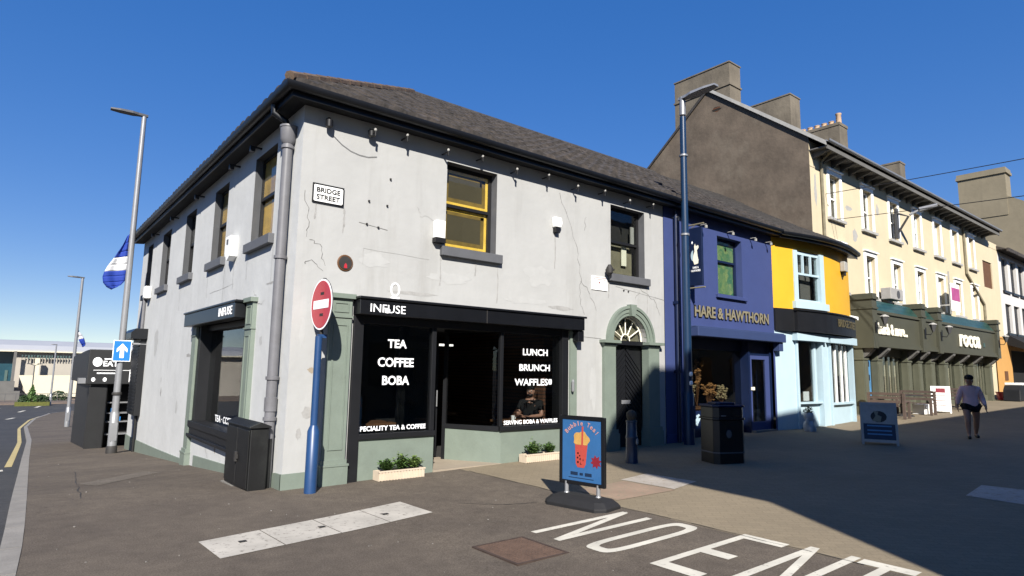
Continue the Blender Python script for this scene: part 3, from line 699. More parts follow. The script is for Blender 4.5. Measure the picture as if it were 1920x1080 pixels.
mb = MB(G); fwz = .10
mb.box(2.02, 2.22, -.02, .30, .50, 2.52); mb.box(5.32, 5.52, -.02, .30, .50, 2.52); mb.box(2.22, 5.32, .10, .30, 2.40, 2.52)
mb.box(2.0, 5.54, -.09, .30, .44, .56); mb.box(2.02, 5.52, -.06, .30, .30, .44); mb.box(1.98, 5.56, -.10, .30, .24, .30)
sw = mb.build('shop_window', 'black_paint', CB, bevel=.006)
mb = MB(G); mb.box(2.22, 5.32, .20, .208, .56, 2.40); mb.build('pane', 'shop_glass', sw)
text('lettering', 'TEA · COFFEE · BOBA', G((4.55, .198, .60)), (0,-1,0), UP, 2.15, .13, 'white_vinyl', sw, .002, .012)
room(CB, G, 1.9, 5.6, .31, 3.0, .3, 2.62)
# louvred panel with hood near the far end, meter boxes
mb = MB(G); mb.box(12.0, 13.3, -.16, -.005, .22, 2.42)
for i in range(22): mb.box(12.1, 13.2, -.185, -.16, .30+i*.095, .345+i*.095)
lp = mb.build('louvre_panel', 'black_paint', CB); mb = MB(G); mb.prism([(0,2.42),(-.42,2.42),(-.42,2.60),(-.30,2.72),(0,2.72)], 11.9, 13.5, lambda u, v, w: (w, u-.005, v)); mb.build('hood', 'black_gloss', lp)
mb = MB(G); mb.tube([(12.25,-.06,.22),(12.25,-.06,-.9)], .04, 8); mb.build('waste_pipe', 'window_black', CB)
mb = MB(G); mb.tube([(12.75,-.05,3.7),(12.75,-.05,2.7)], .05, 8); mb.build('waste_pipe', 'pipe_grey', CB)
mb = MB(G); mb.prism([(3.08,4.08),(3.42,4.08),(3.42,3.78),(3.25,3.62),(3.08,3.70)], -.14, -.004, lambda u, v, w: (u, w, v)); ab = mb.build('alarm_box', 'white_paint', CB)
mb = MB(G); mb.box(3.2,3.3,-.15,-.141,3.93,4.02); mb.build('grille', 'sill_grey', ab)
mb = MB(G); mb.box(11.95,12.25,-.18,-.004,3.62,3.98); mb.build('alarm_box', 'white_paint', CB, bevel=.03)
mb = MB(G); mb.box(.62,.78,-.05,-.004,4.12,4.38); mb.build('junction_box', 'white_paint', CB, bevel=.01)
# corner downpipe with hopper
mb = MB(); cx, cy = -.10, .36
mb.tube([(cx, cy, 5.08), (cx, cy, -.02)], .075, 14)
for z in (4.98, 3.28, 1.50, .92): mb.lathe((cx, cy, z), [(.077,0),(.095,.005),(.095,.05),(.077,.055)], 14)
mb.lathe((cx, cy, 1.05), [(.077,0),(.088,.005),(.088,.2),(.077,.205)], 14)
mb.build('downpipe', 'pipe_grey', CB, smooth=True)
mb = MB(); mb.lathe((cx, cy, 5.06), [(.08,0),(.115,.06),(.125,.24),(.135,.25),(.135,.28),(.1,.28)], 14); mb.build('hopper', 'pipe_grey', CB, smooth=True)
mb = MB(); mb.tube([(-.32, .42, 5.64), (-.32, .42, 5.52), (-.15, .38, 5.42), (-.1, .36, 5.3)], .05, 10); mb.build('swan_neck', 'eave_black', CB, smooth=True)
# ----- Bridge Street shopfront
pilaster(CB, F, .545, .885, .02, 2.44, ztop=2.80, base=.34)
pilaster(CB, F, 5.52, 5.70, .12, 2.44, d=.04, panel=False, base=.22, ztop=2.66)
mb = MB(F); mb.box(.93, 5.72, -.24, -.005, 2.50, 2.735); mb.box(.91, 5.76, -.27, -.005, 2.735, 2.775); mb.box(5.58, 5.74, -.2, -.005, 2.28, 2.498)
fa = mb.build('shop_fascia', 'black_gloss', CB, bevel=.01)
text('lettering', 'INFUSE', (1.10, -.241, 2.545), (1,0,0), UP, .60, .125, 'white_vinyl', fa, .006, .003)
mb = MB(F); mb.lathe((1.385, -.25, 2.535), [(.02,0),(.045,.01),(.05,.06),(.02,.075)], 10, 1, .3); mb.build('cup_emblem', 'white_vinyl', fa)
mb = MB(F); mb.box(3.30, 3.315, -.245, -.24, 2.50, 2.735); mb.build('board_joint', 'iron', fa)
mb = MB(F)                                                    # black timber frame
mb.box(.94, 1.10, -.05, .25, -.3, 2.50); mb.box(5.30, 5.46, -.05, .25, -.3, 2.50); mb.box(1.10, 5.30, -.02, .25, 2.38, 2.50)
mb.box(2.36, 2.44, -.01, .10, .70, 2.38); mb.box(1.10, 2.44, -.05, .12, .62, .70)
mb.box(3.80, 3.87, -.01, .06, .70, 2.38); mb.box(3.80, 5.30, -.05, .12, .62, .70)
mb.build('shop_frame', 'black_paint', CB, bevel=.005)
mb = MB(F); mb.box(1.10, 2.44, -.01, .10, -.3, .62); mb.face([(2.44,.0,-.3),(2.44,1.3,-.3),(2.44,1.3,.62),(2.44,.0,.62)]); mb.build('stall_riser', 'sage', CB)
mb = MB(F); mb.box(3.84, 5.30, -.01, .10, -.3, .62); mb.prism([(3.84,-.01),(3.84,.10),(3.33,.98),(3.27,.93)], -.3, .62, lambda u, v, w: (u, v, w)); mb.build('stall_riser', 'sage', CB)
mb = MB(F); mb.box(1.10, 2.36, .04, .048, .70, 2.38); wp = mb.build('shop_window', 'shop_glass', CB)
for body, a, w, z, h in (('TEA',1.56,.34,2.02,.135),('COFFEE',1.40,.64,1.72,.145),('BOBA',1.49,.48,1.435,.145),('SPECIALITY TEA & COFFEE',1.105,1.20,.735,.075)):
    text('lettering', body, (a, .036, z), (1,0,0), UP, w, h, 'white_vinyl', wp, .003, .025)
mb = MB(F); mb.box(3.87, 5.30, .04, .048, .70, 2.38); wp = mb.build('shop_window', 'shop_glass', CB)
for body, a, w, z, h in (('LUNCH',4.36,.62,1.98,.125),('BRUNCH',4.28,.76,1.69,.125),('WAFFLES',4.17,.82,1.42,.125),('SERVING BOBA & WAFFLES',3.93,1.32,.72,.075)):
    text('lettering', body, (a, .036, z), (1,0,0), UP, w, h, 'white_vinyl', wp, .003, .02)
mb = MB(F); mb.lathe((5.05,.03,1.44), [(.035,0),(.045,.05),(.035,.1)], 8, 1, .1); mb.build('emblem', 'white_vinyl', wp)
# recessed entrance: splayed pane, door, return pane, floor and ceiling
mb = MB(); p0, p1 = Vector((3.83,.03)), Vector((3.30,.95)); dv = (p1-p0).normalized(); nv = Vector((-dv.y, dv.x))
def slab(mb, a, b, t, z0, z1):
    a = Vector(a); b = Vector(b); d = (b-a).normalized(); n_ = Vector((-d.y, d.x))*t/2
    mb.prism([tuple(a+n_), tuple(b+n_), tuple(b-n_), tuple(a-n_)], z0, z1, lambda u, v, w: (u, v, w))
slab(mb, p0, p1, .006, .70, 2.38); sp = mb.build('splayed_window', 'shop_glass', CB)
mb = MB(); slab(mb, p0, p1, .09, .622, .70); slab(mb, p1, p1+dv*.07, .07, .0, 2.5); slab(mb, p0, p1, .07, 2.38, 2.5); mb.build('window_frame', 'black_paint', sp)
mb = MB(F); mb.box(2.437, 2.443, .12, 1.25, .70, 2.38); rp = mb.build('return_window', 'shop_glass', CB)
mb = MB(F); mb.box(2.44, 2.50, 1.25, 1.32, .0, 2.5); mb.box(2.41, 2.47, .12, 1.25, .622, .70); mb.build('window_frame', 'black_paint', rp)
mb = MB(F); mb.box(2.50, 2.58, 1.24, 1.29, .09, 2.2); mb.box(3.2, 3.28, 1.24, 1.29, .09, 2.2); mb.box(2.58, 3.2, 1.24, 1.29, .09, .3); mb.box(2.58, 3.2, 1.24, 1.29, 2.08, 2.2); dr = mb.build('shop_door', 'black_paint', CB)
mb = MB(F); mb.box(2.58, 3.2, 1.26, 1.268, .3, 2.08); mb.build('pane', 'shop_glass', dr)
mb = MB(F); mb.tube([(3.24,1.2,1.0),(3.24,1.2,1.3)], .012, 6); mb.build('handle', 'galv', dr)
mb = MB(); mb.prism([(2.44,-.03),(3.84,-.03),(3.84,.05),(3.35,.95),(3.35,1.24),(2.44,1.24)], -.2, .065, lambda u, v, w: (u, v, w)); mb.build('doorstep', 'step_stone', CB)
mb = MB(); mb.box(.95, 5.45, .26, 5, 2.52, 2.54); mb.build('shop_ceiling', 'dark_room', CB)
mb = MB(); mb.face([(.3,.3,.05),(2.43,.3,.05),(2.43,5,.05),(.3,5,.05)]); mb.face([(2.43,1.3,.05),(5.5,1.3,.05),(5.5,5,.05),(2.43,5,.05)]); mb.face([(3.9,.1,.05),(5.5,.1,.05),(5.5,1.3,.05),(3.5,1.3,.05)]); mb.build('shop_floor', 'room_wall', CB)
mb = MB(); mb.face([(.5,5,.05),(5.6,5,.05),(5.6,5,2.6),(.5,5,2.6)]); mb.face([(.9,.26,.05),(.9,5,.05),(.9,5,2.6),(.9,.26,2.6)]); mb.build('shop_back_wall', 'dark_room', CB)
mb = MB(); mb.box(5.66, 6.15, .92, 1.5, .05, 2.55); mb.face([(5.66,1.5,.05),(5.66,5,.05),(5.66,5,2.55),(5.66,1.5,2.55)]); mb.build('brick_pier', 'red_brick', CB)
mb = MB(); mb.box(3.9, 4.5, 2.6, 2.65, 2.2, 2.24); mb.build('strip_lamp', mat('lamp_glow', (.8,.8,.8), .5, .02, emit=((1,.95,.85), 1.2)), CB)
mb = MB(); mb.box(2.75, 3.3, 3.2, 3.25, 2.2, 2.24); mb.build('strip_lamp', 'lamp_glow', CB)
# door case with fanlight
cx, cz, ri = ARC; ro = .775
mb = MB(F)
for (a0, a1) in ((6.47, 6.82), (7.90, 8.27)):
    zb = .10
    mb.box(a0, a1, -.07, .12, zb+.42, cz-.12)
    mb.box(a0-.05, a1+.05, -.13, .12, -.3, zb+.34); mb.box(a0-.03, a1+.03, -.11, .12, zb+.34, zb+.42)
    mb.box(a0-.02, a1+.02, -.09, .12, cz-.12, cz-.06); mb.box(a0-.08, a1+.08, -.16, .12, cz-.06, cz+.0)
for (r0, r1, d) in ((ri, ri+.07, -.03), (ri+.07, ri+.16, -.05), (ri+.16, ro, -.075)):
    prev = None
    for k in range(25):
        a = math.pi*k/24; c, s_ = -math.cos(a), math.sin(a)
        cur = [(cx+c*r0, d, cz+s_*r0), (cx+c*r1, d, cz+s_*r1), (cx+c*r1, .05, cz+s_*r1), (cx+c*r0, .05, cz+s_*r0)]
        if prev:
            for i in range(4): mb.face([prev[i], prev[(i+1) % 4], cur[(i+1) % 4], cur[i]])
        prev = cur
mb.prism([(cx-.06,cz+ri-.01),(cx+.06,cz+ri-.01),(cx+.10,cz+ro+.02),(cx-.10,cz+ro+.02)], -.12, .05, lambda u, v, w: (u, w, v))
mb.build('door_surround', 'sage', CB)
mb = MB(F); mb.box(6.80, 7.92, .03, .16, cz-.08, cz+.01); fl = mb.build('transom', 'black_paint', CB)
mb = MB(F); mb.prism([(cx-.55*math.cos(math.pi*k/20), cz+.01+.53*math.sin(math.pi*k/20)) for k in range(21)], .15, .156, lambda u, v, w: (u, w, v)); mb.build('fanlight_pane', 'clear_glass', fl)
mb = MB(F); mb.prism([(cx-.55*math.cos(math.pi*k/20), cz+.01+.53*math.sin(math.pi*k/20)) for k in range(21)], .22, .23, lambda u, v, w: (u, w, v)); mb.build('fanlight_backing', 'curtain', fl)
mb = MB(F)
for k in range(1, 6):
    a = math.pi*k/6; mb.tube([(cx-.14*math.cos(a), .135, cz+.02+.14*math.sin(a)), (cx-.54*math.cos(a), .135, cz+.02+.52*math.sin(a))], .014, 5)
mb.tube([(cx-.14*math.cos(math.pi*k/10), .135, cz+.02+.14*math.sin(math.pi*k/10)) for k in range(11)], .016, 5)
mb.tube([(cx-.53*math.cos(math.pi*k/16), .135, cz+.02+.51*math.sin(math.pi*k/16)) for k in range(17)], .02, 5)
mb.build('fanlight_bars', 'cream_letter', fl)
mb = MB(F); mb.box(6.82, 7.90, .16, .20, .05, cz-.08)
for side in (0, 1):
    a0, a1 = (6.86, 7.35) if side == 0 else (7.37, 7.86)
    for i in range(-6, 22):                                   # diagonal boarding of the two leaves
        z = .1+i*.115; p, q = ((a0, z), (a1, z+.49)) if side == 0 else ((a0, z+.49), (a1, z))
        if min(p[1], q[1]) < .08 or max(p[1], q[1]) > cz-.12: continue
        dd = .022; mb.prism([(p[0], p[1]), (q[0], q[1]), (q[0], q[1]+.085), (p[0], p[1]+.085)], .16-dd, .165, lambda u, v, w: (u, w, v))
fd = mb.build('front_door', 'black_paint', CB)
mb = MB(F); mb.box(7.22, 7.50, .125, .137, 1.02, 1.10); mb.build('letter_plate', 'galv', fd)
# wall fittings on the Bridge Street side
mb = MB(F); mb.box(2.30, 2.48, -.12, -.004, 3.90, 4.20); ab = mb.build('alarm_box', 'white_paint', CB, bevel=.01); mb = MB(F); mb.box(2.29, 2.49, -.12, -.004, 3.82, 3.90); mb.build('alarm_base', 'window_black', ab)
mb = MB(F); mb.prism([(5.02,4.72),(5.20,4.72),(5.22,4.60),(5.18,4.52),(5.04,4.52)], -.12, -.004, lambda u, v, w: (u, w, v)); ab = mb.build('alarm_box', 'white_paint', CB, bevel=.015); mb = MB(F); mb.box(5.06,5.16,-.1,-.004,4.42,4.52); mb.build('alarm_base', 'window_black', ab)
mb = MB(F); mb.lathe((6.56,-.14,3.72), [(.03,0),(.07,.04),(.075,.14),(.03,.22)], 10); mb.box(6.58,6.72,-.14,-.004,3.83,3.86); mb.build('wall_lamp', 'iron', CB, smooth=True)
mb = MB(F); mb.lathe((5.545,-.09,1.30), [(.02,0),(.03,.02),(.03,.2),(.01,.24)], 8); mb.build('ash_bin', 'galv', CB)
# cracks, fixings and repair patches that belong to the render
for k, pts in enumerate(([(5.22,5.25),(5.5,4.75),(5.72,4.2),(5.85,3.6),(5.8,3.2),(5.95,2.85)], [(5.85,3.55),(6.1,3.3),(6.3,2.95)], [(.18,3.55),(.36,3.5),(.45,3.2)], [(.12,3.2),(.25,3.25),(.42,3.12)], [(7.7,3.55),(7.95,3.45),(8.25,3.3),(8.4,3.0)], [(7.7,3.5),(7.55,3.3)], [(.08,4.3),(.16,3.9),(.14,3.6)], [(6.0,4.9),(5.95,4.6)])):
    crack(CB, F, pts, .011, seed=k)
for k, (a, z0, l) in enumerate(((2.47,3.6,.5),(3.7,3.6,.7),(3.2,3.6,.25),(6.68,3.6,.35),(7.95,3.6,.6),(5.12,4.4,.7),(4.1,2.6,.0),(.7,4.14,.4),(.25,4.14,.25))):
    if l: crack(CB, F, [(a, z0), (a+.01, z0-l*.6), (a-.005, z0-l)], .035, jit=.006, seed=90+k, m='stain', name='rain_streak')
for k, (a, z0, l) in enumerate(((1.05,3.6,.6),(2.42,3.6,.4),(3.9,3.6,.7),(5.2,3.6,.5),(7.9,3.6,.6),(3.25,3.6,.5))):
    crack(CB, G, [(a, z0), (a+.01, z0-l*.6), (a-.005, z0-l)], .04, jit=.006, seed=110+k, m='streak_left', name='rain_streak')
crack(CB, F, [(5.75,2.40),(6.45,2.38)], .012, jit=.004, seed=20); crack(CB, F, [(6.9,3.52),(8.56,3.36)], .012, jit=.004, seed=21)
crack(CB, F, [(.95,3.95),(1.45,3.90)], .012, jit=.004, seed=22)
crack(CB, F, [(1.05,3.55),(2.25,3.52)], .008, jit=.004, seed=23, m='stain'); crack(CB, F, [(1.05,3.55),(1.05,3.3)], .008, jit=.004, seed=24, m='stain'); crack(CB, F, [(2.0,4.4),(2.06,4.25),(2.3,4.2)], .01, seed=25, m='stain')
for (a, z) in ((1.10,4.32),(1.42,4.30),(1.08,3.945),(1.28,3.92),(1.46,4.75),(7.15,3.46),(7.3,3.45)):
    mb = MB(F); mb.box(a-.012, a+.012, -.03, -.002, z-.012, z+.012); mb.build('bolt', 'iron', CB)
for k, (a, z, ra, rz, m) in enumerate(((5.3,2.93,.35,.05,'stain'),(2.0,2.92,.5,.04,'stain'),(4.7,3.5,.4,.25,'patch_white'),(6.2,1.4,.12,.5,'patch_white'),(.42,.42,.08,.12,'stain'),(.16,2.2,.05,.25,'patch_white'),(1.25,3.38,.28,.14,'patch_white'),(2.7,3.25,.5,.12,'patch_white'),(.30,1.05,.10,.10,'stain'),(.2,.75,.05,.10,'stain'),(4.4,3.0,.6,.08,'patch_white'),(.33,1.65,.06,.05,'step_stone'))):
    blotch(CB, F, a, z, ra, rz, m, seed=k)
for k, (a, z, ra, rz, m) in enumerate(((9.2,1.0,.08,.12,'stain'),(9.3,1.3,.05,.08,'stain'),(6.4,1.9,.3,.05,'stain'),(1.0,3.0,.3,.02,'stain'),(1.35,2.1,.08,.10,'patch_white'),(7.2,.7,.12,.2,'patch_white'),(10.5,2.3,.3,.4,'patch_white'),(3.6,.16,.05,.08,'step_stone'))):
    blotch(CB, G, a, z, ra, rz, m, seed=30+k)
crack(CB, G, [(1.3,2.75),(1.6,2.7),(1.9,2.95)], .012, seed=41, m='stain'); crack(CB, G, [(4.3,.15),(4.1,-.05)], .02, seed=42, m='stain'); crack(CB, G, [(3.2,3.2),(4.9,3.16)], .01, jit=.01, seed=43, m='stain')
crack(CB, G, [(8.6,3.0),(8.62,1.6)], .01, jit=.01, seed=44, m='stain')
# signs fixed to its walls
th = thing('street_sign', 'white enamel Bridge Street name plate with black letters high on the corner wall', 'street sign', (.43,-.02,4.29))
mb = MB(F); mb.prism([(.20,4.18),(.22,4.16),(.64,4.16),(.66,4.18),(.66,4.40),(.64,4.42),(.22,4.42),(.20,4.40)], -.022, -.004, lambda u, v, w: (u, w, v)); mb.build('plate', 'white_paint', th)
mb = MB(F)
for r in ((.185,.675,4.145,4.16),(.185,.675,4.42,4.435),(.185,.2,4.16,4.42),(.66,.675,4.16,4.42)): mb.box(r[0],r[1],-.03,-.004,r[2],r[3])
mb.build('border', 'black_paint', th)
text('lettering', 'BRIDGE', (.245,-.0225,4.305), (1,0,0), UP, .37, .075, 'black_paint', th, .003, .02); text('lettering', 'STREET', (.245,-.0225,4.195), (1,0,0), UP, .37, .075, 'black_paint', th, .003, .02)
th = thing('wall_plaque', 'round dark plaque with small red emblem above the no entry sign', 'plaque', (.76,-.01,3.28))
mb = MB(); mb.lathe((0,0,-.014), [(.125,0),(.13,.01),(.115,.025),(.11,.02)], 24); mb.build('disc', 'wood_brown', th, world=False, smooth=True)
mb = MB(); mb.lathe((0,0,.004), [(.105,0),(.10,.012)], 24); mb.build('centre', 'iron', th, world=False, smooth=True)
mb = MB(); mb.prism([(-.025,-.08),(.025,-.08),(.02,-.03),(0,-.0),(-.02,-.03)], .014, .022, lambda u, v, w: (u, v, w)); mb.build('emblem', 'sign_red', th, world=False); th.rotation_euler = (R_(90), 0, 0)
th = thing('wall_notice', 'small white notice board with red print on the white wall left of the arched door', 'notice', (6.38,-.02,3.53))
mb = MB(F); mb.box(6.15,6.62,-.02,-.004,3.39,3.68); mb.build('board', 'white_paint', th)
mb = MB(F)
for z in (3.645,3.61): mb.box(6.2,6.57,-.022,-.0205,z,z+.012)
mb.box(6.35,6.40,-.022,-.0205,3.53,3.57); mb.build('print', mat('print_pink', (.5,.22,.22), .6), th)
th = thing('ring_sign', 'white ring outline of a removed round sign above the shop fascia', 'ring', (1.63,-.01,2.96))
mb = MB(F); prev = None
for k in range(25):
    a = 2*math.pi*k/24; c, s_ = math.cos(a), math.sin(a); cur = [(1.63+c*.085, -.012, 2.95+s_*.115), (1.63+c*.06, -.012, 2.95+s_*.09), (1.63+c*.06, -.004, 2.95+s_*.09), (1.63+c*.085, -.004, 2.95+s_*.115)]
    if prev:
        for i in range(4): mb.face([prev[i], prev[(i+1) % 4], cur[(i+1) % 4], cur[i]])
    prev = cur
mb.build('ring', 'white_vinyl', th)
mb = MB(F); mb.box(1.56,1.70,-.03,-.004,2.785,2.83); mb.build('bracket', 'white_vinyl', th)

# ------------------------------------------------------------------ blue shop
HB = thing('blue_shop', 'blue painted two storey shop building between the white corner building and the yellow front', 'building', (8.56,0,0))
mb = MB(F); mb.wall(8.56, 13.45, -.6, 5.62, [(10.76,11.90,3.70,5.22),(9.50,13.36,-.5,2.60)], d=-.012); mb.build('wall', 'blue_paint', HB)
mb = MB(F); mb.reveal(10.76,11.90,3.70,5.22,-.012,.25); mb.box(8.56, 9.50, -.05, -.012, -.4, .32); mb.build('window_reveal', 'blue_paint', HB)
sash_window(HB, F, 10.76, 11.90, 3.70, 5.22, style='green', sill_m='blue_paint', over=.12, meet=.60, sill_drop=.09, frame_m='navy')
mb = MB(F); mb.box(9.50, 13.62, -.26, -.012, 2.58, 2.80); mb.box(9.50, 13.64, -.20, -.012, 2.80, 2.83); mb.box(13.36, 13.56, -.2, -.012, 2.34, 2.58); mb.build('shutter_box', 'blue_ledge', HB, bevel=.015)
text('lettering', 'HARE & HAWTHORN', (9.69,-.013,3.05), (1,0,0), UP, 3.45, .30, 'black_paint', HB, .02, .055); text('lettering', 'HARE & HAWTHORN', (9.70,-.036,3.065), (1,0,0), UP, 3.42, .285, 'gold_letter', HB, .006, .022)
mb = MB(F); mb.tube([(8.93,-.09,5.55),(8.93,-.09,.1)], .05, 10); mb.box(8.87,8.99,-.14,-.012,3.3,3.36); mb.box(8.87,8.99,-.14,-.012,1.7,1.76); mb.build('downpipe', 'navy', HB, smooth=True)
mb = MB(F); mb.box(9.50, 9.60, .02, .45, -.3, 2.58); mb.box(12.26, 12.34, .10, .52, -.3, 2.58); mb.box(13.34, 13.44, .10, .52, -.3, 2.58); mb.box(9.60, 12.26, .30, .42, 2.30, 2.58); mb.box(12.34, 13.34, .14, .42, 2.205, 2.58); mb.build('shop_frame', 'navy', HB)
mb = MB(F); mb.box(9.60, 12.26, .28, .40, -.3, .78); rz_ = mb.build('stall_riser', 'navy', HB)
rnd = random.Random(5)
for k in range(16):
    a = rnd.choice([rnd.uniform(9.7, 10.5), rnd.uniform(11.5, 12.1)]); z = rnd.uniform(.28, .68); r = rnd.uniform(.05, .10); mb = MB(F)
    for j in range(5): mb.prism([(a+r*.6*math.cos(j*1.257)+r*.45*math.cos(t), z+r*.6*math.sin(j*1.257)+r*.45*math.sin(t)) for t in [q*math.pi/4 for q in range(8)]], .270-.0006*j-k*.0001, .279, lambda u, v, w: (u, w, v))
    mb.build('painted_flower', ['pale_blue','curtain_pale','teal'][k % 3], rz_)
mb = MB(F); mb.box(9.60, 12.26, .34, .348, .78, 2.30); mb.build('shop_window', 'shop_glass', HB)
mb = MB(F); mb.box(12.34, 12.44, .12, .18, .226, 2.20); mb.box(13.14, 13.34, .12, .18, .226, 2.20); mb.box(12.44, 13.14, .12, .18, 2.10, 2.20); mb.box(12.44, 13.14, .12, .18, .226, .44); d_ = mb.build('shop_door', 'blue_paint', HB)
mb = MB(F); mb.box(12.44, 13.14, .14, .147, .44, 2.10); mb.build('pane', 'shop_glass', d_); mb = MB(F); mb.box(12.38, 12.50, .08, .12, 1.28, 1.36); mb.build('handle', 'cream_letter', d_)
mb = MB(F); mb.box(12.3, 13.4, -.02, .45, -.1, .225); mb.build('doorstep', 'concrete', HB)
room(HB, F, 8.9, 13.42, .45, 4.0, .1, 2.6)
mb = MB(F); mb.box(8.56, 13.45, .42, .44, 2.56, 2.60); mb.face([(9.5,-.012,2.585),(13.4,-.012,2.585),(13.4,.5,2.585),(9.5,.5,2.585)]); mb.build('shop_ceiling', 'navy', HB)
roof_slope(HB, 'slate', 'x', ye, yr, ze, zr, lambda t: 8.565, lambda t: 13.45, 17, step=.05, seed=5, sag=.04, roll=.03)
mb = MB(); mb.face([(8.56,4.05,zr),(13.45,4.05,zr),(13.45,8.4,ze),(8.56,8.4,ze)]); mb.build('rear_roof', 'slate_grey', HB)
mb = MB(); mb.box(8.562, 13.44, -.29, -.265, 5.565, 5.70); mb.face([(8.56,-.27,5.575),(13.45,-.27,5.575),(13.45,0,5.60),(8.56,0,5.60)]); mb.build('fascia_board', 'eave_black', HB)
gutter(HB, [(8.565, -.345), (13.45, -.345)], z=5.71, r=.078)
mb = MB(); x = 8.57
while x < 13.4: mb.tube([(x, yr, zr), (min(x+.42, 13.45), yr, zr)], .07, 8); x += .43
mb.build('ridge_tiles', 'slate_grey', HB, smooth=True)
hk = None
for k, x in enumerate((8.9, 10.0, 11.2, 12.3, 13.1)):
    if k == 0:
        mb = MB(F); mb.box(x, x+.03, -.2, -.012, 5.36, 5.375); mb.box(x-.01,x+.04,-.22,-.18,5.27,5.34); hk = mb.build('eave_hook', 'curtain_pale', HB)
    else: c = hk.copy(); COL.objects.link(c); c.location.x = x-8.9
# the hanging sign
hs_ = thing('hanging_sign', 'navy hanging sign board with white hare emblem on the blue shop', 'sign', (9.62,-.1,4.5))
SX = 9.42; hy = lambda y: -.13+(y+.14)*.55
mb = MB(); mb.box(SX-.03, SX+.03, -.482, -.13, 3.76, 5.16); bd = mb.build('board', 'navy', hs_, bevel=.01)
mb = MB(); mb.tube([(SX,0,5.24),(SX,-.53,5.24)], .018, 8); mb.tube([(SX,0,5.05),(SX,-.3,5.23)], .010, 6); mb.build('bracket', 'gold_letter', hs_)
mb = MB(); mb.tube([(SX,0,3.71),(SX,-.53,3.71)], .018, 8); mb.build('bracket', 'gold_letter', hs_)
mb = MB(); pl = lambda u, v, w: (w, hy(u), v)
hare = [(-.58,4.28),(-.40,4.26),(-.33,4.36),(-.36,4.50),(-.42,4.58),(-.40,4.70),(-.44,4.76),(-.48,4.70),(-.60,4.72),(-.62,4.66),(-.53,4.60),(-.56,4.45),(-.60,4.36)]
mb.prism(hare, SX-.036, SX-.031, pl); mb.build('hare_emblem', 'cream_letter', bd)
mb = MB(); mb.prism([(-.33+.11*math.cos(t*.55), 4.48+.13*math.sin(t*.55)) for t in range(-3, 4)], SX-.0355, SX-.0305, pl); mb.build('moon_emblem', 'pale_blue', bd)
mb = MB(); mb.prism([(-.30,4.76),(-.26,4.80),(-.30,4.84),(-.34,4.80)], SX-.0355, SX-.0305, pl); mb.build('star_emblem', 'white_vinyl', bd)
text('lettering', 'HARE &', (SX-.031,-.225,4.165), (0,-1,0), UP, .16, .05, 'white_vinyl', bd, .003, .01); text('lettering', 'HAWTHORN', (SX-.031,-.18,4.09), (0,-1,0), UP, .25, .05, 'white_vinyl', bd, .003, .01)

# ------------------------------------------------------------------ bow-fronted building
BW = thing('bow_fronted_building', 'narrow bow fronted building with yellow upper storey and pale blue shopfront', 'building', (13.45,0,0))
B0, B1 = 13.45, 18.42
def yb(a, k=.36): return -k*math.sin(math.pi*min(1, max(0, (a-B0)/(B1-B0))))**.9
FB = lambda p: (p[0], yb(p[0])+p[1], p[2]); FS = lambda p: (p[0], yb(p[0], .20)+p[1], p[2])
mb = MB(FB); mb.wall(B0, B1, 3.56, 5.62, [(14.34,15.76,3.76,5.32)], step=.25); mb.build('wall', 'bow_yellow', BW)
mb = MB(FB); mb.reveal(14.34,15.76,3.76,5.32,0,.2); mb.face([(B1,0,-.3),(B1,1.4,-.3),(B1,1.4,5.6),(B1,0,5.6)]); mb.build('side_wall', 'bow_yellow', BW)
mb = MB(FB); mb.box(14.30,14.46,-.03,.14,3.80,5.30); mb.box(15.58,15.82,-.03,.14,3.80,5.30); mb.box(14.46,15.58,.04,.14,5.20,5.30); mb.box(14.22,15.9,-.1,.14,3.60,3.80,4); mb.box(14.46,15.58,.02,.10,4.60,4.66); mb.box(14.46,15.58,.02,.10,3.80,3.88)
for x in (14.82, 15.2): mb.box(x-.02,x+.02,.03,.09,4.66,5.20)
w_ = mb.build('window', 'pale_blue', BW)
mb = MB(FB); mb.box(14.46,15.58,.08,.086,3.88,5.20); mb.build('pane', 'clear_glass', w_); mb = MB(FB); mb.box(14.46,15.05,.30,.31,3.86,4.62); mb.build('blind', 'dark_room', w_); mb = MB(FB); mb.box(15.05,15.58,.30,.31,3.86,4.62); mb.box(14.46,15.58,.32,.33,4.62,5.2); mb.build('curtain', 'stone_grey', w_)
mb = MB(FB); mb.box(14.2, B1, -.14, .3, 2.93, 3.52, 12); mb.box(14.16, B1+.05, -.18, 0, 3.52, 3.56, 12); mb.box(B0+.02, 14.2, -.05, 0, 2.93, 3.56, 3); fa = mb.build('shop_fascia', 'black_paint', BW)
o = text('lettering', 'BRIDGE STREET', (0,0,0), (1,0,0), UP, 1.95, .24, mat('faded_gold', (.16,.13,.06), .5, .2, 6), None, .006, .02)
for v in o.data.vertices: a = 16.35+v.co.x; v.co = Vector((a-13.45, yb(a)-.145+v.co.y, 3.17+v.co.z))
o.parent = fa
mb = MB(FB); mb.box(18.2, 18.9, -.05, .3, 3.55, 3.66); mb.build('flashing', 'white_paint', BW)
mb = MB(FS)
mb.wall(B0, B1, -.3, 2.93, [(14.45,15.72,.10,2.66),(16.35,18.2,.10,2.66)], step=.3)
for (a0, a1) in ((14.36,14.45),(15.72,15.82),(16.24,16.35),(18.2,18.32)): mb.box(a0, a1, -.05, .18, .1, 2.70)
mb.box(14.45,15.72,.10,.22,.1,.88,3); mb.box(16.35,18.2,.06,.18,.1,.82,4); mb.box(14.4,15.76,-.02,.22,.88,.93,3); mb.box(16.3,18.24,-.04,.18,.82,.88,4)
mb.box(14.25,15.95,-.16,0,2.68,2.90,4); mb.box(16.1,18.42,-.16,0,2.68,2.90,5)
mb.build('shopfront', 'pale_blue', BW)
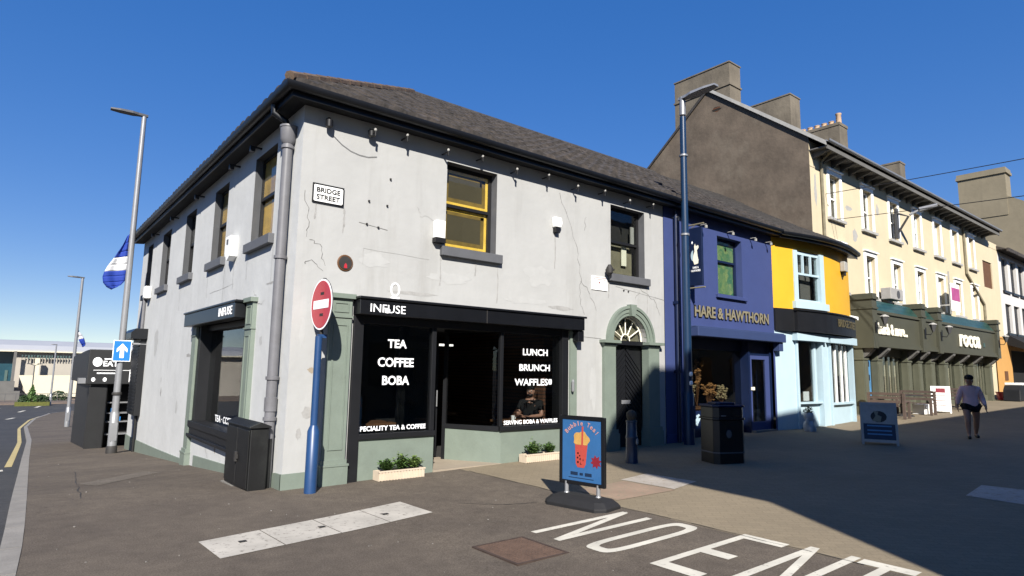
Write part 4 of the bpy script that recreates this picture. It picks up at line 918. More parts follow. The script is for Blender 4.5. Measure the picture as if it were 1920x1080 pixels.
mb = MB(FS); mb.box(14.45,15.72,.13,.137,.93,2.66,3); p_ = mb.build('shop_window', 'shop_glass', BW); mb = MB(FS); mb.box(15.5,15.62,.08,.16,.93,2.66); mb.build('mullion', 'pale_blue', p_)
mb = MB(FS); mb.box(16.35,18.2,.10,.107,.88,2.66,4); p_ = mb.build('shop_window', 'shop_glass', BW)
for x in (16.95, 17.45, 17.9):
    mb = MB(FS); mb.box(x-.03,x+.03,.06,.14,.88,2.66); mb.build('mullion', 'white_paint', p_)
room(BW, FS, 13.6, 18.3, .24, 3.0, .3, 2.9, 'room_wall')
def slab_card(par, f, a0, a1, d, z0, z1, m, name): mb = MB(f); mb.box(a0, a1, d, d+.02, z0, z1); return mb.build(name, m, par)
slab_card(BW, FS, 14.5, 14.95, .26, .95, 1.35, 'leaf_light', 'window_card'); slab_card(BW, FS, 14.6, 14.9, .24, .95, 1.12, 'petal_c', 'window_card'); slab_card(BW, FS, 15.15, 15.45, .25, .95, 1.22, 'white_paint', 'window_card'); slab_card(BW, FS, 14.62, 14.82, .3, 1.95, 2.15, 'curtain_pale', 'window_card')
mb = MB(); mb.face([(13.45,-.02,5.6),(18.42,-.02,5.6),(18.42,1.2,5.6),(13.45,1.2,5.6)]); mb.build('ceiling', 'soffit', BW)
yE = lambda a: yb(a)-.36
roof_slope(BW, 'slate_grey', 'x', yE, yr, ze-.04, zr, lambda t: 13.455, lambda t: 18.55, 26, seed=6, sag=.05)
mb = MB(); mb.face([(13.45,4.05,zr),(18.15,4.05,zr),(18.15,8.4,ze),(13.45,8.4,ze)]); mb.build('rear_roof', 'slate_grey', BW)
gp = [(13.45+.355*i, yb(13.45+.355*i)-.345) for i in range(15)]
gutter(BW, gp, z=5.67, r=.078)
mb = MB(FB); mb.box(13.46, 18.5, -.29, -.265, 5.53, 5.67, 14); prev = None
for i in range(15):
    a = 13.46+(18.5-13.46)*i/14; cur = [(a,-.27,5.545),(a,0,5.60)]
    if prev: mb.face([prev[0], cur[0], cur[1], prev[1]])
    prev = cur
mb.build('fascia_board', 'eave_black', BW)
mb = MB(FB); mb.box(17.2,17.55,-.16,-.004,4.98,5.30); ab = mb.build('alarm_box', 'curtain_pale', BW, bevel=.02); mb = MB(FB); mb.box(17.3,17.45,-.12,-.004,4.86,4.98); mb.build('alarm_base', 'window_black', ab)

# ------------------------------------------------------------------ cream terrace
CT = thing('cream_terrace', 'long three storey cream terrace with olive shopfronts, grey gable wall and chimneys', 'building', (18.2,1,0))
FC = fR(1.0); X0, X1 = 18.2, 38.7
WX = [19.45,22.30,24.95,27.62,30.22,32.70,35.30]
holes = [(x+.16, x+1.02, 7.38, 9.02) for x in WX] + [(x+.16, x+1.02, 4.72, 6.34) for x in WX] + [(37.75,39.4,6.62,8.1)]
mb = MB(FC); mb.wall(X0, X1+2.0, -.2, 9.0, [h for h in holes]+[]); mb.wall(X0, X1, 9.0, 9.95, []); mb.wall(X1, X1+2, 9.0, 9.35, [])
for h in holes: mb.reveal(*h, 0, .24)
mb.build('wall', 'cream_wall', CT)
def surround(f, x0, x1, z0, z1):
    mb = MB(f); o = .16; mb.box(x0-o, x0, -.04, .0, z0, z1+o); mb.box(x1, x1+o, -.04, .0, z0, z1+o); mb.box(x0, x1, -.04, 0, z1, z1+o); mb.box(x0-o-.04, x1+o+.04, -.11, 0, z1+o, z1+o+.05)
    return mb
protos = None
for i, h in enumerate(holes[:14]):
    x0, x1, z0, z1 = h
    if protos is None:
        mb = surround(FC, x0, x1, z0, z1); mb.box(x0, x0+.08, .14, .2, z0, z1); mb.box(x1-.08, x1, .14, .2, z0, z1); mb.box(x0+.08, x1-.08, .14, .2, z1-.08, z1); mb.box(x0+.08, x1-.08, .14, .2, (z0+z1)/2-.03, (z0+z1)/2+.03); mb.box(x0+.08, x1-.08, .14, .2, z0, z0+.06)
        mb.box((x0+x1)/2-.012, (x0+x1)/2+.012, .15, .19, z0+.06, z1-.08)
        protos = mb.build('window', 'white_paint', CT)
        mb = MB(FC); mb.box(x0+.08, x1-.08, .17, .176, z0+.06, z1-.08); mb.build('pane', 'clear_glass', protos)
        mb = MB(FC); mb.box(x0+.08, x0+.52, .235, .25, z0, z1); mb.build('blind', 'dark_room', protos)
        mb = MB(FC); mb.box(x0+.52, x1-.08, .235, .25, z0, z1); mb.build('curtain', 'stone_grey', protos)
        mb = MB(FC); mb.box(x0-.24, x1+.24, -.12, .14, z0-.10, z0); mb.build('sill', 'curtain_pale', protos)
        base = (x0, z0)
    else:
        c = copy_tree(protos, CT); c.location = (x0-base[0], 0, z0-base[1]); rv = random.Random(i)
        for ch in c.children:
            if ch.name.startswith(('curtain', 'blind')): ch.scale.x = 1.0; ch.location.x = rv.choice([-.22,-.1,0,.12,.25]); ch.location.y = rv.choice([0,.01,.02]); ch.location.z = rv.choice([0,0,.5,-.4]) if ch.name.startswith('curtain') else 0
mb = MB(FC); mb.box(37.75,39.4,.05,.09,6.62,8.1); mb.build('boarded_window', 'wood_brown', CT)
RY, RZ = 5.0, 13.25
mb = MB(); mb.face([(X0,1.0,0),(X0,9,0),(X0,9,9.95),(X0,RY,RZ),(X0,1.0,10.1)]); mb.build('gable_wall', 'grey_render', CT)
mb = MB(); mb.face([(X1,1.0,9.3),(X1,9,9.3),(X1,9,9.95),(X1,RY,RZ),(X1,1.0,10.1)]); mb.face([(X0,9,0),(X1+2,9,0),(X1+2,9,9.95),(X0,9,9.95)]); mb.face([(X1,1,9.35),(X1+2,1,9.35),(X1+2,9,9.35),(X1,9,9.35)]); mb.build('rear_wall', 'grey_render', CT)
mb = MB(); q = [(.36,9.72),(RY,RZ+.05),(RY,RZ-.1),(.36,9.62)]
mb.prism(q, X0-.06, X1+.05, lambda u, v, w: (w, u, v)); q = [(9.3,9.7),(RY,RZ+.05),(RY,RZ-.1),(9.3,9.6)]; mb.prism(q, X0-.06, X1+.05, lambda u, v, w: (w, u, v)); mb.build('roof', 'slate_grey', CT)
mb = MB(); mb.prism([(.36,9.74),(RY,RZ+.09),(RY,RZ-.06),(.36,9.58)], X0-.10, X0-.062, lambda u, v, w: (w, u, v)); mb.build('verge', 'curtain_pale', CT)
mb = MB(FC); mb.box(X0, X1, -.62, 0, 9.56, 9.60); mb.box(X0, X1, -.64, -.60, 9.48, 9.70); x = X0+.1; mb.build('eaves', 'stone_grey', CT)
br0 = None; x = X0+.25; k = 0
while x < X1-.2:
    if br0 is None:
        mb = MB(FC); mb.prism([(0,9.555),(-.55,9.555),(-.55,9.50),(-.12,9.36),(0,9.30)], x, x+.10, lambda u, v, w: (w, u, v)); br0 = mb.build('eave_bracket', 'stone_grey', CT); bx = x
    else: c = br0.copy(); COL.objects.link(c); c.location.x = x-bx
    x += .72
gutter(CT, [(X0-.1, .30), (X1+.1, .30)], r=.07, z=9.76, m='galv')
mb = MB(FC); mb.tube([(18.75,-.62,9.7),(18.95,-.3,9.5),(18.95,-.07,9.3),(18.95,-.07,4.6)], .05, 8); mb.build('downpipe', 'curtain', CT, smooth=True)
mb = MB(FC); mb.tube([(34.55,-.6,9.7),(34.6,-.07,9.4),(34.6,-.07,7.0),(37.2,-.07,5.6),(37.2,-.07,4.7)], .06, 8); mb.build('downpipe', 'curtain', CT, smooth=True)
for k, (a, z, ra, rz) in enumerate(((18.55,8.2,.12,.7),(21.2,8.0,.35,.12),(21.6,7.0,.25,.3),(23.9,8.4,.15,.3))): blotch(CT, FC, a, z, ra, rz, 'curtain_pale', seed=60+k)
blotch(CT, lambda p: (18.197, p[0], p[2]), 4.6, 12.3, .22, .12, 'red_brick', d=0, seed=70, name='bare_brick')
def stack(par, x0, x1, y0, y1, z0, z1, m='stack_render', cap=.12, pots=0, corb=True):
    mb = MB(); mb.box(x0, x1, y0, y1, z0, z1)
    if corb: mb.box(x0-.04, x1+.04, y0-.04, y1+.04, z1-.95, z1-.88)
    mb.box(x0-.03, x1+.03, y0-.03, y1+.03, z1, z1+cap)
    c = mb.build('chimney', m, par)
    for k in range(pots):
        y = y1-.2-(y1-y0-.4)*k/max(1, pots-1); h = .30 if k < pots-1 else .62
        mb = MB(); mb.lathe(((x0+x1)/2, y, z1+cap-.01), [(.14,0),(.12,h*.85),(.145,h*.9),(.145,h),(.09,h)], 10); mb.build('chimney_pot', 'terracotta', c, smooth=True)
    return c
stack(CT, 18.205, 19.0, 4.0, 6.62, 11.2, 14.08, cap=.05); stack(CT, 23.4, 24.3, 4.15, 6.4, 11.8, 14.35, cap=.06, corb=False)
stack(CT, 28.0, 28.9, 4.0, 6.2, 12, 14.10, cap=.15, pots=6, corb=False); stack(CT, 36.6, 37.4, 4.3, 5.4, 12.5, 14.2, cap=.1, corb=False)
# olive shopfronts
FG = fR(.30)
piers = [(20.70,21.12),(25.50,25.95),(27.40,27.85),(35.9,36.35)]
mb = MB(FG); mb.box(20.76, 36.3, .02, .69, 2.86, 4.10); mb.box(20.73, 36.32, -.06, .69, 2.76, 2.86); mb.box(20.76, 36.3, -.04, .02, 3.98, 4.06); mb.box(20.76, 36.3, -.02, .02, 2.86, 2.96); fas = mb.build('shop_fascia', 'olive', CT)
mb = MB(FG); mb.prism([(.02,4.10),(.30,4.52),(.69,4.52),(.69,4.10)], 20.72, 36.33, lambda u, v, w: (w, u, v)); mb.build('tiled_canopy', 'green_tile', CT)
for a0, a1 in piers:
    mb = MB(FG); mb.box(a0, a1, -.10, .70, 2.70, 4.45); mb.box(a0-.05, a1+.05, -.16, .70, 4.45, 4.55); mb.box(a0+.03, a1-.03, -.12, .70, 4.55, 4.66); mb.box(a0-.03, a1+.03, -.14, .70, 4.10, 4.16); mb.build('fascia_pier', 'olive', CT)
text('lettering', 'Lunch & more...', (21.35,.298,3.22), (1,0,0), UP, 2.75, .42, 'cream_letter', fas, .03, .03)
text('lettering', 'rocca', (30.3,.298,3.10), (1,0,0), UP, 3.0, .56, 'cream_letter', fas, .04, .03)
mb = MB(FG); mb.box(33.9,34.1,-.02,.019,3.2,3.4); mb.build('plaque', 'teal', fas)
def lantern(x):
    mb = MB(FG); mb.box(x-.04, x+.04, -.14, -.02 if 0 else .02, 3.25, 3.62); mb.tube([(x,-.1,3.42),(x+.05,-.3,3.40),(x+.1,-.36,3.52)], .018, 6); l = mb.build('wall_lantern', 'window_black', CT)
    mb = MB(FG); mb.lathe((x+.1,-.38,3.52), [(.04,0),(.13,.26),(.15,.28)], 6); mb.build('lamp_glass', 'lamp_grey', l); mb = MB(FG); mb.lathe((x+.1,-.38,3.802), [(.15,0),(.14,.03),(.04,.08)], 6); mb.build('cap', 'curtain_pale', l)
for x in (20.9, 25.72, 27.62, 36.1): lantern(x)
pilx = [20.75,22.0,24.9,26.1,27.5,29.2,31.2,33.2,35.9]
for x in pilx: mb = MB(fR(.62)); mb.box(x, x+.42, 0, .3, .2, 2.75); mb.box(x-.03, x+.45, -.03, .3, 2.28, 2.34); mb.box(x-.04, x+.46, -.04, .3, .2, .62); mb.box(x+.06,x+.36,-.015,.01,.8,2.15); mb.build('shop_pilaster', 'olive_light', CT)
for x in pilx: mb = MB(fR(.62)); mb.prism([(0,2.75),(-.36,2.75),(-.34,2.66),(-.1,2.42),(0,2.36)], x+.08, x+.34, lambda u, v, w: (w, u, v)); mb.build('corbel', 'stone_grey', CT)
for a, b in zip(pilx, pilx[1:]):
    mb = MB(fR(.80)); mb.box(a+.42, b, 0, .08, .25, .85); mb.box(a+.42, b, 0, .08, 2.45, 2.75)
    n_ = max(2, int((b-a-.42)/.45))
    for i in range(1, n_): x = a+.42+(b-a-.42)*i/n_; mb.box(x-.035, x+.035, 0, .08, .85, 2.45)
    fr = mb.build('shop_window', 'olive_light', CT); mb = MB(fR(.80)); mb.box(a+.42, b, .04, .046, .85, 2.45); mb.build('pane', 'shop_glass', fr)
room(CT, FC, 20.6, 36.4, -.08, 3, .1, 2.8)
mb = MB(fR(.83)); 
for i, (x, z) in enumerate(((21.35,1.3),(21.6,1.55),(21.35,1.8),(21.6,2.05),(21.5,1.1))): mb.box(x, x+.2, 0, .004, z, z+.2)
mb.build('window_poster', 'poster_navy', CT); mb = MB(fR(.83)); mb.box(21.3, 21.9, .008, .012, .95, 2.3); mb.build('window_poster', 'poster_sky', CT)
mb = MB(FC); mb.box(23.35,24.6,-.5,-.14,4.70,5.15); ac = mb.build('air_conditioner', 'ac_white', CT, bevel=.02); mb = MB(FC); mb.prism([(24.1+.16*math.cos(t*.524), 4.92+.16*math.sin(t*.524)) for t in range(12)], -.51, -.502, lambda u, v, w: (u, w, v)); mb.build('fan_grille', 'lamp_grey', ac)
mb = MB(fR(.45)); mb.box(20.6, 36.5, 0, .5, .05, .33); mb.build('shop_step', 'concrete', CT)
# estate board, wall lamp on the cream front
eb = thing('estate_board', 'pink and white board fixed between first floor windows of the cream terrace', 'sign', (31,.6,5.4))
mb = MB(); mb.box(30.5,31.7,.52,.56,4.75,6.05); mb.build('panel', 'white_paint', eb); mb = MB(); mb.box(30.55,31.65,.51,.519,5.25,5.85); mb.build('print', 'sign_pink', eb); mb = MB(); mb.box(30.52,30.58,.565,.62,4.6,6.6); mb.box(30.52,30.58,.62,1.0,5.0,5.06); mb.build('post', 'curtain_pale', eb)
wl = thing('wall_street_lamp', 'grey street lamp on a strutted bracket high on the cream terrace wall', 'street lamp', (26,1,8))
mb = MB(); mb.tube([(25.75,.95,7.7),(25.6,.45,8.35),(25.75,.95,8.6)], .05, 8); mb.box(25.65,25.85,.9,1.0,7.5,8.8); mb.build('bracket', 'lamp_grey', wl); mb = MB(); mb.tube([(25.6,.4,8.4),(25.8,.1,8.6)], [.05,.05], 8); mb.tube([(25.8,.1,8.6),(26.0,-.5,8.72)], [.11,.08], 8); mb.build('lamp_head', 'galv', wl, smooth=True)

# ------------------------------------------------------------------ houses farther along the street
WH = thing('white_house', 'white two storey house with dark tall windows and orange ground floor beyond cream terrace', 'building', (40.7,1,0))
holes = [(x, x+1.3, 6.76, 8.7) for x in (41.35,43.2,45.0,46.8)]+[(x, x+1.3, 4.3, 6.0) for x in (41.5,43.3,45.1)]
mb = MB(FC); mb.wall(40.7, 62, 4.0, 9.0, holes)
for h in holes: mb.reveal(*h, 0, .2)
mb.face([(40.7,0,0),(40.7,8,0),(40.7,8,9),(40.7,0,9)]); mb.build('wall', 'white_wall', WH)
w0 = None
for h in holes:
    mb = MB(FC); mb.box(h[0], h[1], .14, .16, h[2], h[3]); w0 = mb.build('window', 'window_black', WH); mb = MB(FC); mb.box(h[0]-.1, h[1]+.1, -.1, .14, h[2]-.12, h[2]); mb.build('sill', 'eave_black', w0)
mb = MB(FC); mb.wall(38.6, 62, -.1, 3.99, [(41.6,46,.6,3.3)], d=-.06); mb.box(38.6,41.5,-.1,-.06,3.9,4.0); mb.build('ground_floor', 'orange_wall', WH)
mb = MB(FC); mb.box(39.9,40.5,-.09,-.06,1.6,2.1); mb.build('menu_frame', 'wood_brown', WH)
mb = MB(FC); mb.prism([(-.06,4.2),(-1.2,3.45),(-1.2,3.2),(-.06,3.6)], 40.9, 50, lambda u, v, w: (w, u, v)); mb.box(41.6,46,.2,.24,.6,3.3); mb.build('awning', 'black_cloth', WH)
mb = MB(); mb.prism([(.5,9.05),(5,11.0),(9.5,9.05)], 40.6, 62, lambda u, v, w: (w, u, v)); mb.box(40.6,62,.42,.52,8.9,9.1); mb.build('roof', 'slate', WH)
FH = thing('far_gable_house', 'tall house with bare beige gable and broad chimney behind the white house', 'building', (50,2,0))
mb = MB(); q = [(-2.2,11.5),(2.25,14.35),(2.25,16.2),(5.0,16.2),(5.0,13.9),(5.7,13.3),(12,9.5),(12,0),(-2.2,0)]
mb.prism([(1.2,0),(1.2,13.7),(2.25,14.35),(5.2,13.9),(5.9,13.2),(12,9.5),(12,0)], 50, 64, lambda u, v, w: (w, u, v)); mb.build('gable_wall', 'beige_render', FH)
mb = MB(); mb.box(49.95,51.2,2.25,5.05,13.0,16.0); mb.box(49.85,51.3,2.15,5.15,16.0,16.2); mb.box(49.9,51.25,2.2,5.1,16.2,16.42); mb.build('chimney', 'beige_render', FH)
# building across the side street, out of the picture, whose shadow falls over the paving
OB = thing('opposite_building', 'stone coloured building across the side street with a chimney gable', 'building', (0,-13.5,0))
prof = [(-.8,-.5),(-.75,7.0),(-1.4,8.0),(-2.15,9.3),(-2.35,10.1),(-1.65,11.3),(-.75,12.1),(-.3,12.46),(1.0,12.46),(1.05,11.3),(7.0,11.26),(7.05,9.85),(8.5,9.85),(34,9.95),(60,10.4),(60,-.5)]
mb = MB(); mb.prism(prof, -13.6, -13.0, lambda u, v, w: (u, w, v)); mb.box(-.6, 60, -22, -13.62, -.5, 9.0); mb.build('wall', 'oppo_wall', OB)
wp_ = None
for k in range(14):
    for z in (1.0, 4.0, 6.9):
        x = 1.2+k*3.2
        if wp_ is None: mb = MB(); mb.box(x, x+1.1, -12.998, -12.96, z, z+1.7); wp_ = mb.build('window', 'oppo_dark', OB); ox, oz = x, z
        else: c = wp_.copy(); COL.objects.link(c); c.location.x = x-ox; c.location.z = z-oz
OC = thing('brick_building', 'brick building across the left road facing the shop window', 'building', (-16,5,0))
mb = MB(); mb.box(-24, -16, -2, 34, -3, 6.2); mb.build('wall', 'brick_far', OC)
mb = MB(); mb.prism([(-24.3,6.2),(-20,8.6),(-15.7,6.2)], -2.3, 34.3, lambda u, v, w: (u, w, v)); mb.build('roof', 'slate_grey', OC)
wp_ = None
for k in range(9):
    for z in (.4, 3.4):
        y = 0+k*3.7
        if wp_ is None: mb = MB(); mb.box(-15.998, -15.95, y, y+1.6, z, z+1.7); wp_ = mb.build('window', 'leisure_white', OC); oy, oz = y, z
        else: c = wp_.copy(); COL.objects.link(c); c.location.y = y-oy; c.location.z = z-oz

# ------------------------------------------------------------------ street lamps, flags, traffic signs
def lamp_post(name, label, x, y, h, r, m, head, head_m='lamp_grey', group='grey street lamps on the left road', foot=1.1, rr=None):
    z0 = gz(x, y); t = thing(name, label, 'street lamp', (x, y, z0), group=group); H = h-z0
    mb = MB(); mb.tube([(0,0,-.1),(0,0,foot)], r*1.25, 14); mb.tube([(0,0,foot),(0,0,foot+.08)], [r*1.25, r], 14); mb.tube([(0,0,foot+.08),(0,0,H)], [r, r*.72], 14); mb.build('column', m, t, smooth=True, world=False)
    mb = MB(); mb.box(-.08, .08, -r*1.3, -r*1.2, .35, .85); mb.build('access_door', m, t, world=False)
    d = Vector(head[:3]); l = head[3]; s_ = Vector((-d.y, d.x, 0)).normalized(); mb = MB(); U = Vector((0,0,1)); o = Vector((0,0,H))
    prof = [(-.10,.05,.045),(.15,.085,.05),(.3,.14,.05),(l*.7,.14,.045),(l,.09,.03)]; prev = None
    for q, w, hh in prof:
        c = o+d*q+U*.03; cur = [mb.v(c+s_*w-U*hh*.5), mb.v(c-s_*w-U*hh*.5), mb.v(c-s_*w*.8+U*hh), mb.v(c+s_*w*.8+U*hh)]
        if prev:
            for i in range(4): mb.bm.faces.new((prev[i], prev[(i+1) % 4], cur[(i+1) % 4], cur[i]))
        else: mb.bm.faces.new(cur)
        prev = cur
    mb.bm.faces.new(prev[::-1]); mb.build('lamp_head', head_m, t, world=False); return t
lp1 = lamp_post('street_lamp', 'tall grey street lamp by the white wall with a flag and one way sign', -.605, 12.1, 9.1, .092, 'galv', (-1,.05,.0,.86))
mb = MB(); mb.lathe((0,0,-.05), [(.14,0),(.14,.22),(.12,.26)], 14); mb.build('base_sleeve', 'iron', lp1, world=False, smooth=True)
mb = MB(); mb.lathe((0,0,1.62), [(.12,0),(.125,.02),(.125,.06),(.11,.08)], 14); mb.build('clamp_band', 'iron', lp1, world=False, smooth=True)
lamp_post('street_lamp', 'farther grey street lamp beyond the black kiosk with a small flag', -.05, 36.6, 6.8, .10, 'galv', (-1,0,.03,.75))
lamp_post('street_lamp', 'thin distant grey lamp column in front of the leisure building', 1.07, 80, 3.7, .10, 'galv', (-.9,0,.0,.6))
lr = lamp_post('blue_street_lamp', 'tall dark blue street lamp column with grey top before the blue shop', 8.83, -.42, 7.74, .098, 'post_blue', (0,-1,.02,.92), head_m='galv', group=None)
for o in lr.children:
    if o.name.startswith('lamp_head'): o.location.z = .42
mb = MB(); mb.tube([(0,0,7.65),(0,0,8.1)], [.072,.066], 14); mb.build('top_sleeve', 'galv', lr, world=False, smooth=True)
for z in (6.62, 4.72): mb = MB(); mb.lathe((0,0,z), [(.08,0),(.10,.01),(.10,.05),(.08,.06)], 14); mb.build('clamp_band', 'galv', lr, world=False, smooth=True)
for z in (1.50, 1.30): mb = MB(); mb.lathe((-.03,-.1,z), [(.02,0),(.04,.02),(.04,.08),(.02,.1)], 8); mb.build('sticker', 'white_vinyl', lr, world=False)
fl_ = thing('flag', 'larger blue and white flag hanging limp from the nearer lamp post', 'flag', (-.69, 12.1, 5.40), group='blue and white flags tied to lamp posts')
def flagcloth(t, outline_top, rows, sc=1.0):
    """rows: list of (z, xleft, xright, material index) from the top down"""
    mats = {0: 'flag_blue', 1: 'flag_white'}
    segs = {}
    for k in range(len(rows)-1):
        (z0, l0, r0, m), (z1, l1, r1, _) = rows[k], rows[k+1]; mb = segs.setdefault((m, k), MB()); n = 12; q = 4; prev = None
        for j in range(q+1):
            v = j/q; z = z0+(z1-z0)*v; l = l0+(l1-l0)*v; r = r0+(r1-r0)*v
            cur = [mb.v((sc*(l+(r-l)*i/n), sc*.035*math.sin(i*.75+z*2.5), sc*(z+.10*(i/n)))) for i in range(n+1)]
            if prev:
                for i in range(n): mb.bm.faces.new((prev[i], prev[i+1], cur[i+1], cur[i]))
            prev = cur
    for (m, k), mb in segs.items():
        o = mb.build('stripe', mats[m], t, smooth=True, world=False); so = o.modifiers.new('cloth', 'SOLIDIFY'); so.thickness = .006
flagcloth(fl_, 0, [(0,-.05,.03,0),(-.25,-.13,.04,0),(-.5,-.24,.05,0),(-.68,-.32,.06,1),(-.9,-.44,.05,1),(-1.1,-.52,.03,0),(-1.25,-.55,.02,0),(-1.42,-.52,.0,0),(-1.54,-.42,-.08,0),(-1.60,-.30,-.16,0)])
f2 = thing('flag', 'small blue and white flag drooping from the farther lamp post', 'flag', (-.05, 36.6, 3.75), group='blue and white flags tied to lamp posts')
flagcloth(f2, 0, [(0,-.06,.03,0),(-.28,-.06,.12,1),(-.5,.02,.30,1),(-.68,.12,.40,0),(-1.0,.30,.50,0),(-1.12,.36,.48,0)])
ow = thing('one_way_sign', 'square blue one way sign with white up arrow on the nearer lamp post', 'road sign', (-.60, 11.97, 2.06))
mb = MB(); mb.box(-.225,.225,-.012,.0,-.30,.30); mb.build('plate', 'white_paint', ow, world=False); mb = MB(); mb.box(-.205,.205,-.016,-.0125,-.28,.28); mb.build('face', 'sign_cyan', ow, world=False)
mb = MB(); mb.prism([(-.05,-.2),(.05,-.2),(.05,.04),(.13,-.04),(.13,.06),(0,.21),(-.13,.06),(-.13,-.04),(-.05,.04)], -.020, -.0165, lambda u, v, w: (u, w, v)); mb.build('arrow', 'white_vinyl', ow, world=False)
mb = MB(); mb.tube([(-.05,.06,.21),(.62,.06,.21)], .035, 8); mb.build('sign_arm', 'galv', ow, world=False)  # plain metal pipe running from the sign bracket
ne = thing('no_entry_sign', 'round red no entry sign on a short blue post at the building corner', 'road sign', (.25, -.42, gz(.25,-.42)))
mb = MB(); mb.tube([(0,0,-.1),(0,0,.82)], .082, 16); mb.tube([(0,0,.82),(0,0,.90)], [.082,.05], 16); mb.tube([(0,0,.90),(0,0,2.12)], .05, 14); mb.box(-.02,.10,-.03,.03,2.10,2.15); mb.build('post', 'sign_blue', ne, world=False, smooth=True)
RM = Matrix.Rotation(R_(1), 4, 'Z')
fD = lambda p: tuple(RM @ Vector((p[2]+.01, p[0]-.03, p[1]+2.57)))   # disc plane: (along -y.., up, thickness) facing -x
mb = MB(fD); mb.prism([(.365*math.cos(t*math.pi/24), .365*math.sin(t*math.pi/24)) for t in range(48)], -.012, 0, lambda u, v, w: (u, v, w)); pl_ = mb.build('plate', 'lamp_grey', ne, world=False)
mb = MB(fD); mb.prism([(.360*math.cos(t*math.pi/24), .360*math.sin(t*math.pi/24)) for t in range(48)], -.016, -.0125, lambda u, v, w: (u, v, w)); mb.build('rim', 'white_vinyl', pl_, world=False)
mb = MB(fD); mb.prism([(.335*math.cos(t*math.pi/24), .335*math.sin(t*math.pi/24)) for t in range(48)], -.020, -.0165, lambda u, v, w: (u, v, w)); mb.build('red_face', 'sign_red', pl_, world=False)
mb = MB(fD); mb.box(-.255,.255,-.06,.06,-.024,-.0205); mb.build('white_bar', 'white_vinyl', pl_, world=False)
mb = MB(); mb.tube([(.03,0,2.12),(.04,0,2.95)], .025, 8); mb.tube([(.04,0,2.86),(.12,.14,2.90)], .015, 6); mb.tube([(.04,0,2.22),(.14,.2,2.12)], .015, 6); mb.box(-.01,.06,-.12,.12,2.40,2.44); mb.box(-.01,.06,-.12,.12,2.70,2.74); mb.build('bracket', 'iron', ne, world=False)

# ------------------------------------------------------------------ cabinet, kiosk
cb = thing('street_cabinet', 'black metal street cabinet with ridged lid against the white wall', 'cabinet', (-.27,.78,gz(-.3,.8)))
mb = MB(); mb.box(-.125,.125,-.58,.58,-.06,.86); mb.build('body', 'cabinet_black', cb, world=False, bevel=.012)
mb = MB(); mb.prism([(-.15,.862),(.15,.862),(.15,.885),(0,.945),(-.15,.885)], -.61, .61, lambda u, v, w: (u, w, v)); mb.build('lid', 'cabinet_black', cb, world=False, bevel=.006)
for (a, b) in ((-.55,-.01),(.01,.55)): mb = MB(); mb.box(-.14,-.126,a,b,.04,.83); d_ = mb.build('door', 'cabinet_black', cb, world=False, bevel=.006)
mb = MB(); mb.box(-.175,-.141,-.09,-.02,.36,.50); mb.box(-.165,-.141,-.12,.01,.40,.46); mb.build('handle', 'iron', d_, world=False, bevel=.005)
mb = MB(); mb.box(.126,.2,-.5,.3,.0,.70); mb.build('rear_box', 'cabinet_black', cb, world=False)
mb = MB(); mb.box(-.16,.16,-.62,.62,-.16,.0); mb.build('base', 'concrete', cb, world=False)
KZ = -1.02
kk = thing('kiosk', 'black food kiosk with an illuminated style white on black EATS fascia beyond the white building', 'kiosk', (-.4,17,KZ))
kk['label'] = 'black food kiosk with white EATS lettering on its fascia beyond the white building'
mb = MB(); mb.box(-.96,-.50,15.3,20.5,KZ-.8,1.05); mb.box(-.50,.6,16.2,20.5,KZ-.8,1.05); mb.box(.26,.6,15.3,16.2,KZ-.6,1.05); mb.build('body', 'kiosk_black', kk)
mb = MB(); mb.prism([(-1.0,15.24),(-.52,15.28),(-.40,15.7),(-.46,15.7),(-.55,15.32),(-1.0,15.29)], KZ-.5, .93, lambda u, v, w: (u, v, w)); mb.build('folded_shutter', 'kiosk_black', kk)
mb = MB(); mb.prism([(15.12,1.03),(21.2,1.03),(21.2,1.95),(16.2,2.12),(15.12,2.14)], -1.10, .30, lambda u, v, w: (w, u, v)); fs = mb.build('fascia', 'kiosk_black', kk, bevel=.02)
kp = lambda u, z: (u, 15.117, z)
mb = MB(); mb.prism([(-.86+.13*math.cos(t*.393), 1.74+.15*math.sin(t*.393)) for t in range(16)], 15.105, 15.118, lambda u, v, w: (u, w, v)); mb.build('roundel', 'white_vinyl', fs)
text('lettering', 'EATS', (-.70,15.118,1.60), (1,0,0), UP, .52, .18, 'white_vinyl', fs, .008, .03)
for (a, b, z0, z1) in ((-.68,-.05,1.82,1.86),(-.95,.2,1.47,1.485),(-.85,-.15,1.36,1.40),(.05,.22,1.10,1.5)): mb = MB(); mb.box(a,b,15.108,15.118,z0,z1); mb.build('sign_panel', 'white_vinyl', fs)
for u in (-.93,-.62,-.28): mb = MB(); mb.prism([(u+.055*math.cos(t*.785), 1.18+.07*math.sin(t*.785)) for t in range(8)], 15.108, 15.118, lambda u, v, w: (u, w, v)); mb.build('menu_icon', 'white_vinyl', fs)
mb = MB(); mb.box(-.48,.24,15.9,15.95,-.9,1.0); mb.build('rack_back', 'dark_room', kk)
for z in (-.62,-.22,.06,.40): mb = MB(); mb.box(-.44,.2,15.5,15.88,z,z+.035); mb.build('shelf', 'galv', kk)
for (x, z) in ((-.32,.1),(-.25,-.18)): mb = MB(); mb.box(x,x+.22,15.5,15.6,z,z+.14); mb.build('shelf_box', 'sign_cyan', kk)
mb = MB(); mb.box(-1.30,-1.11,15.3,15.7,1.05,1.22); mb.build('floodlight', 'galv', kk)

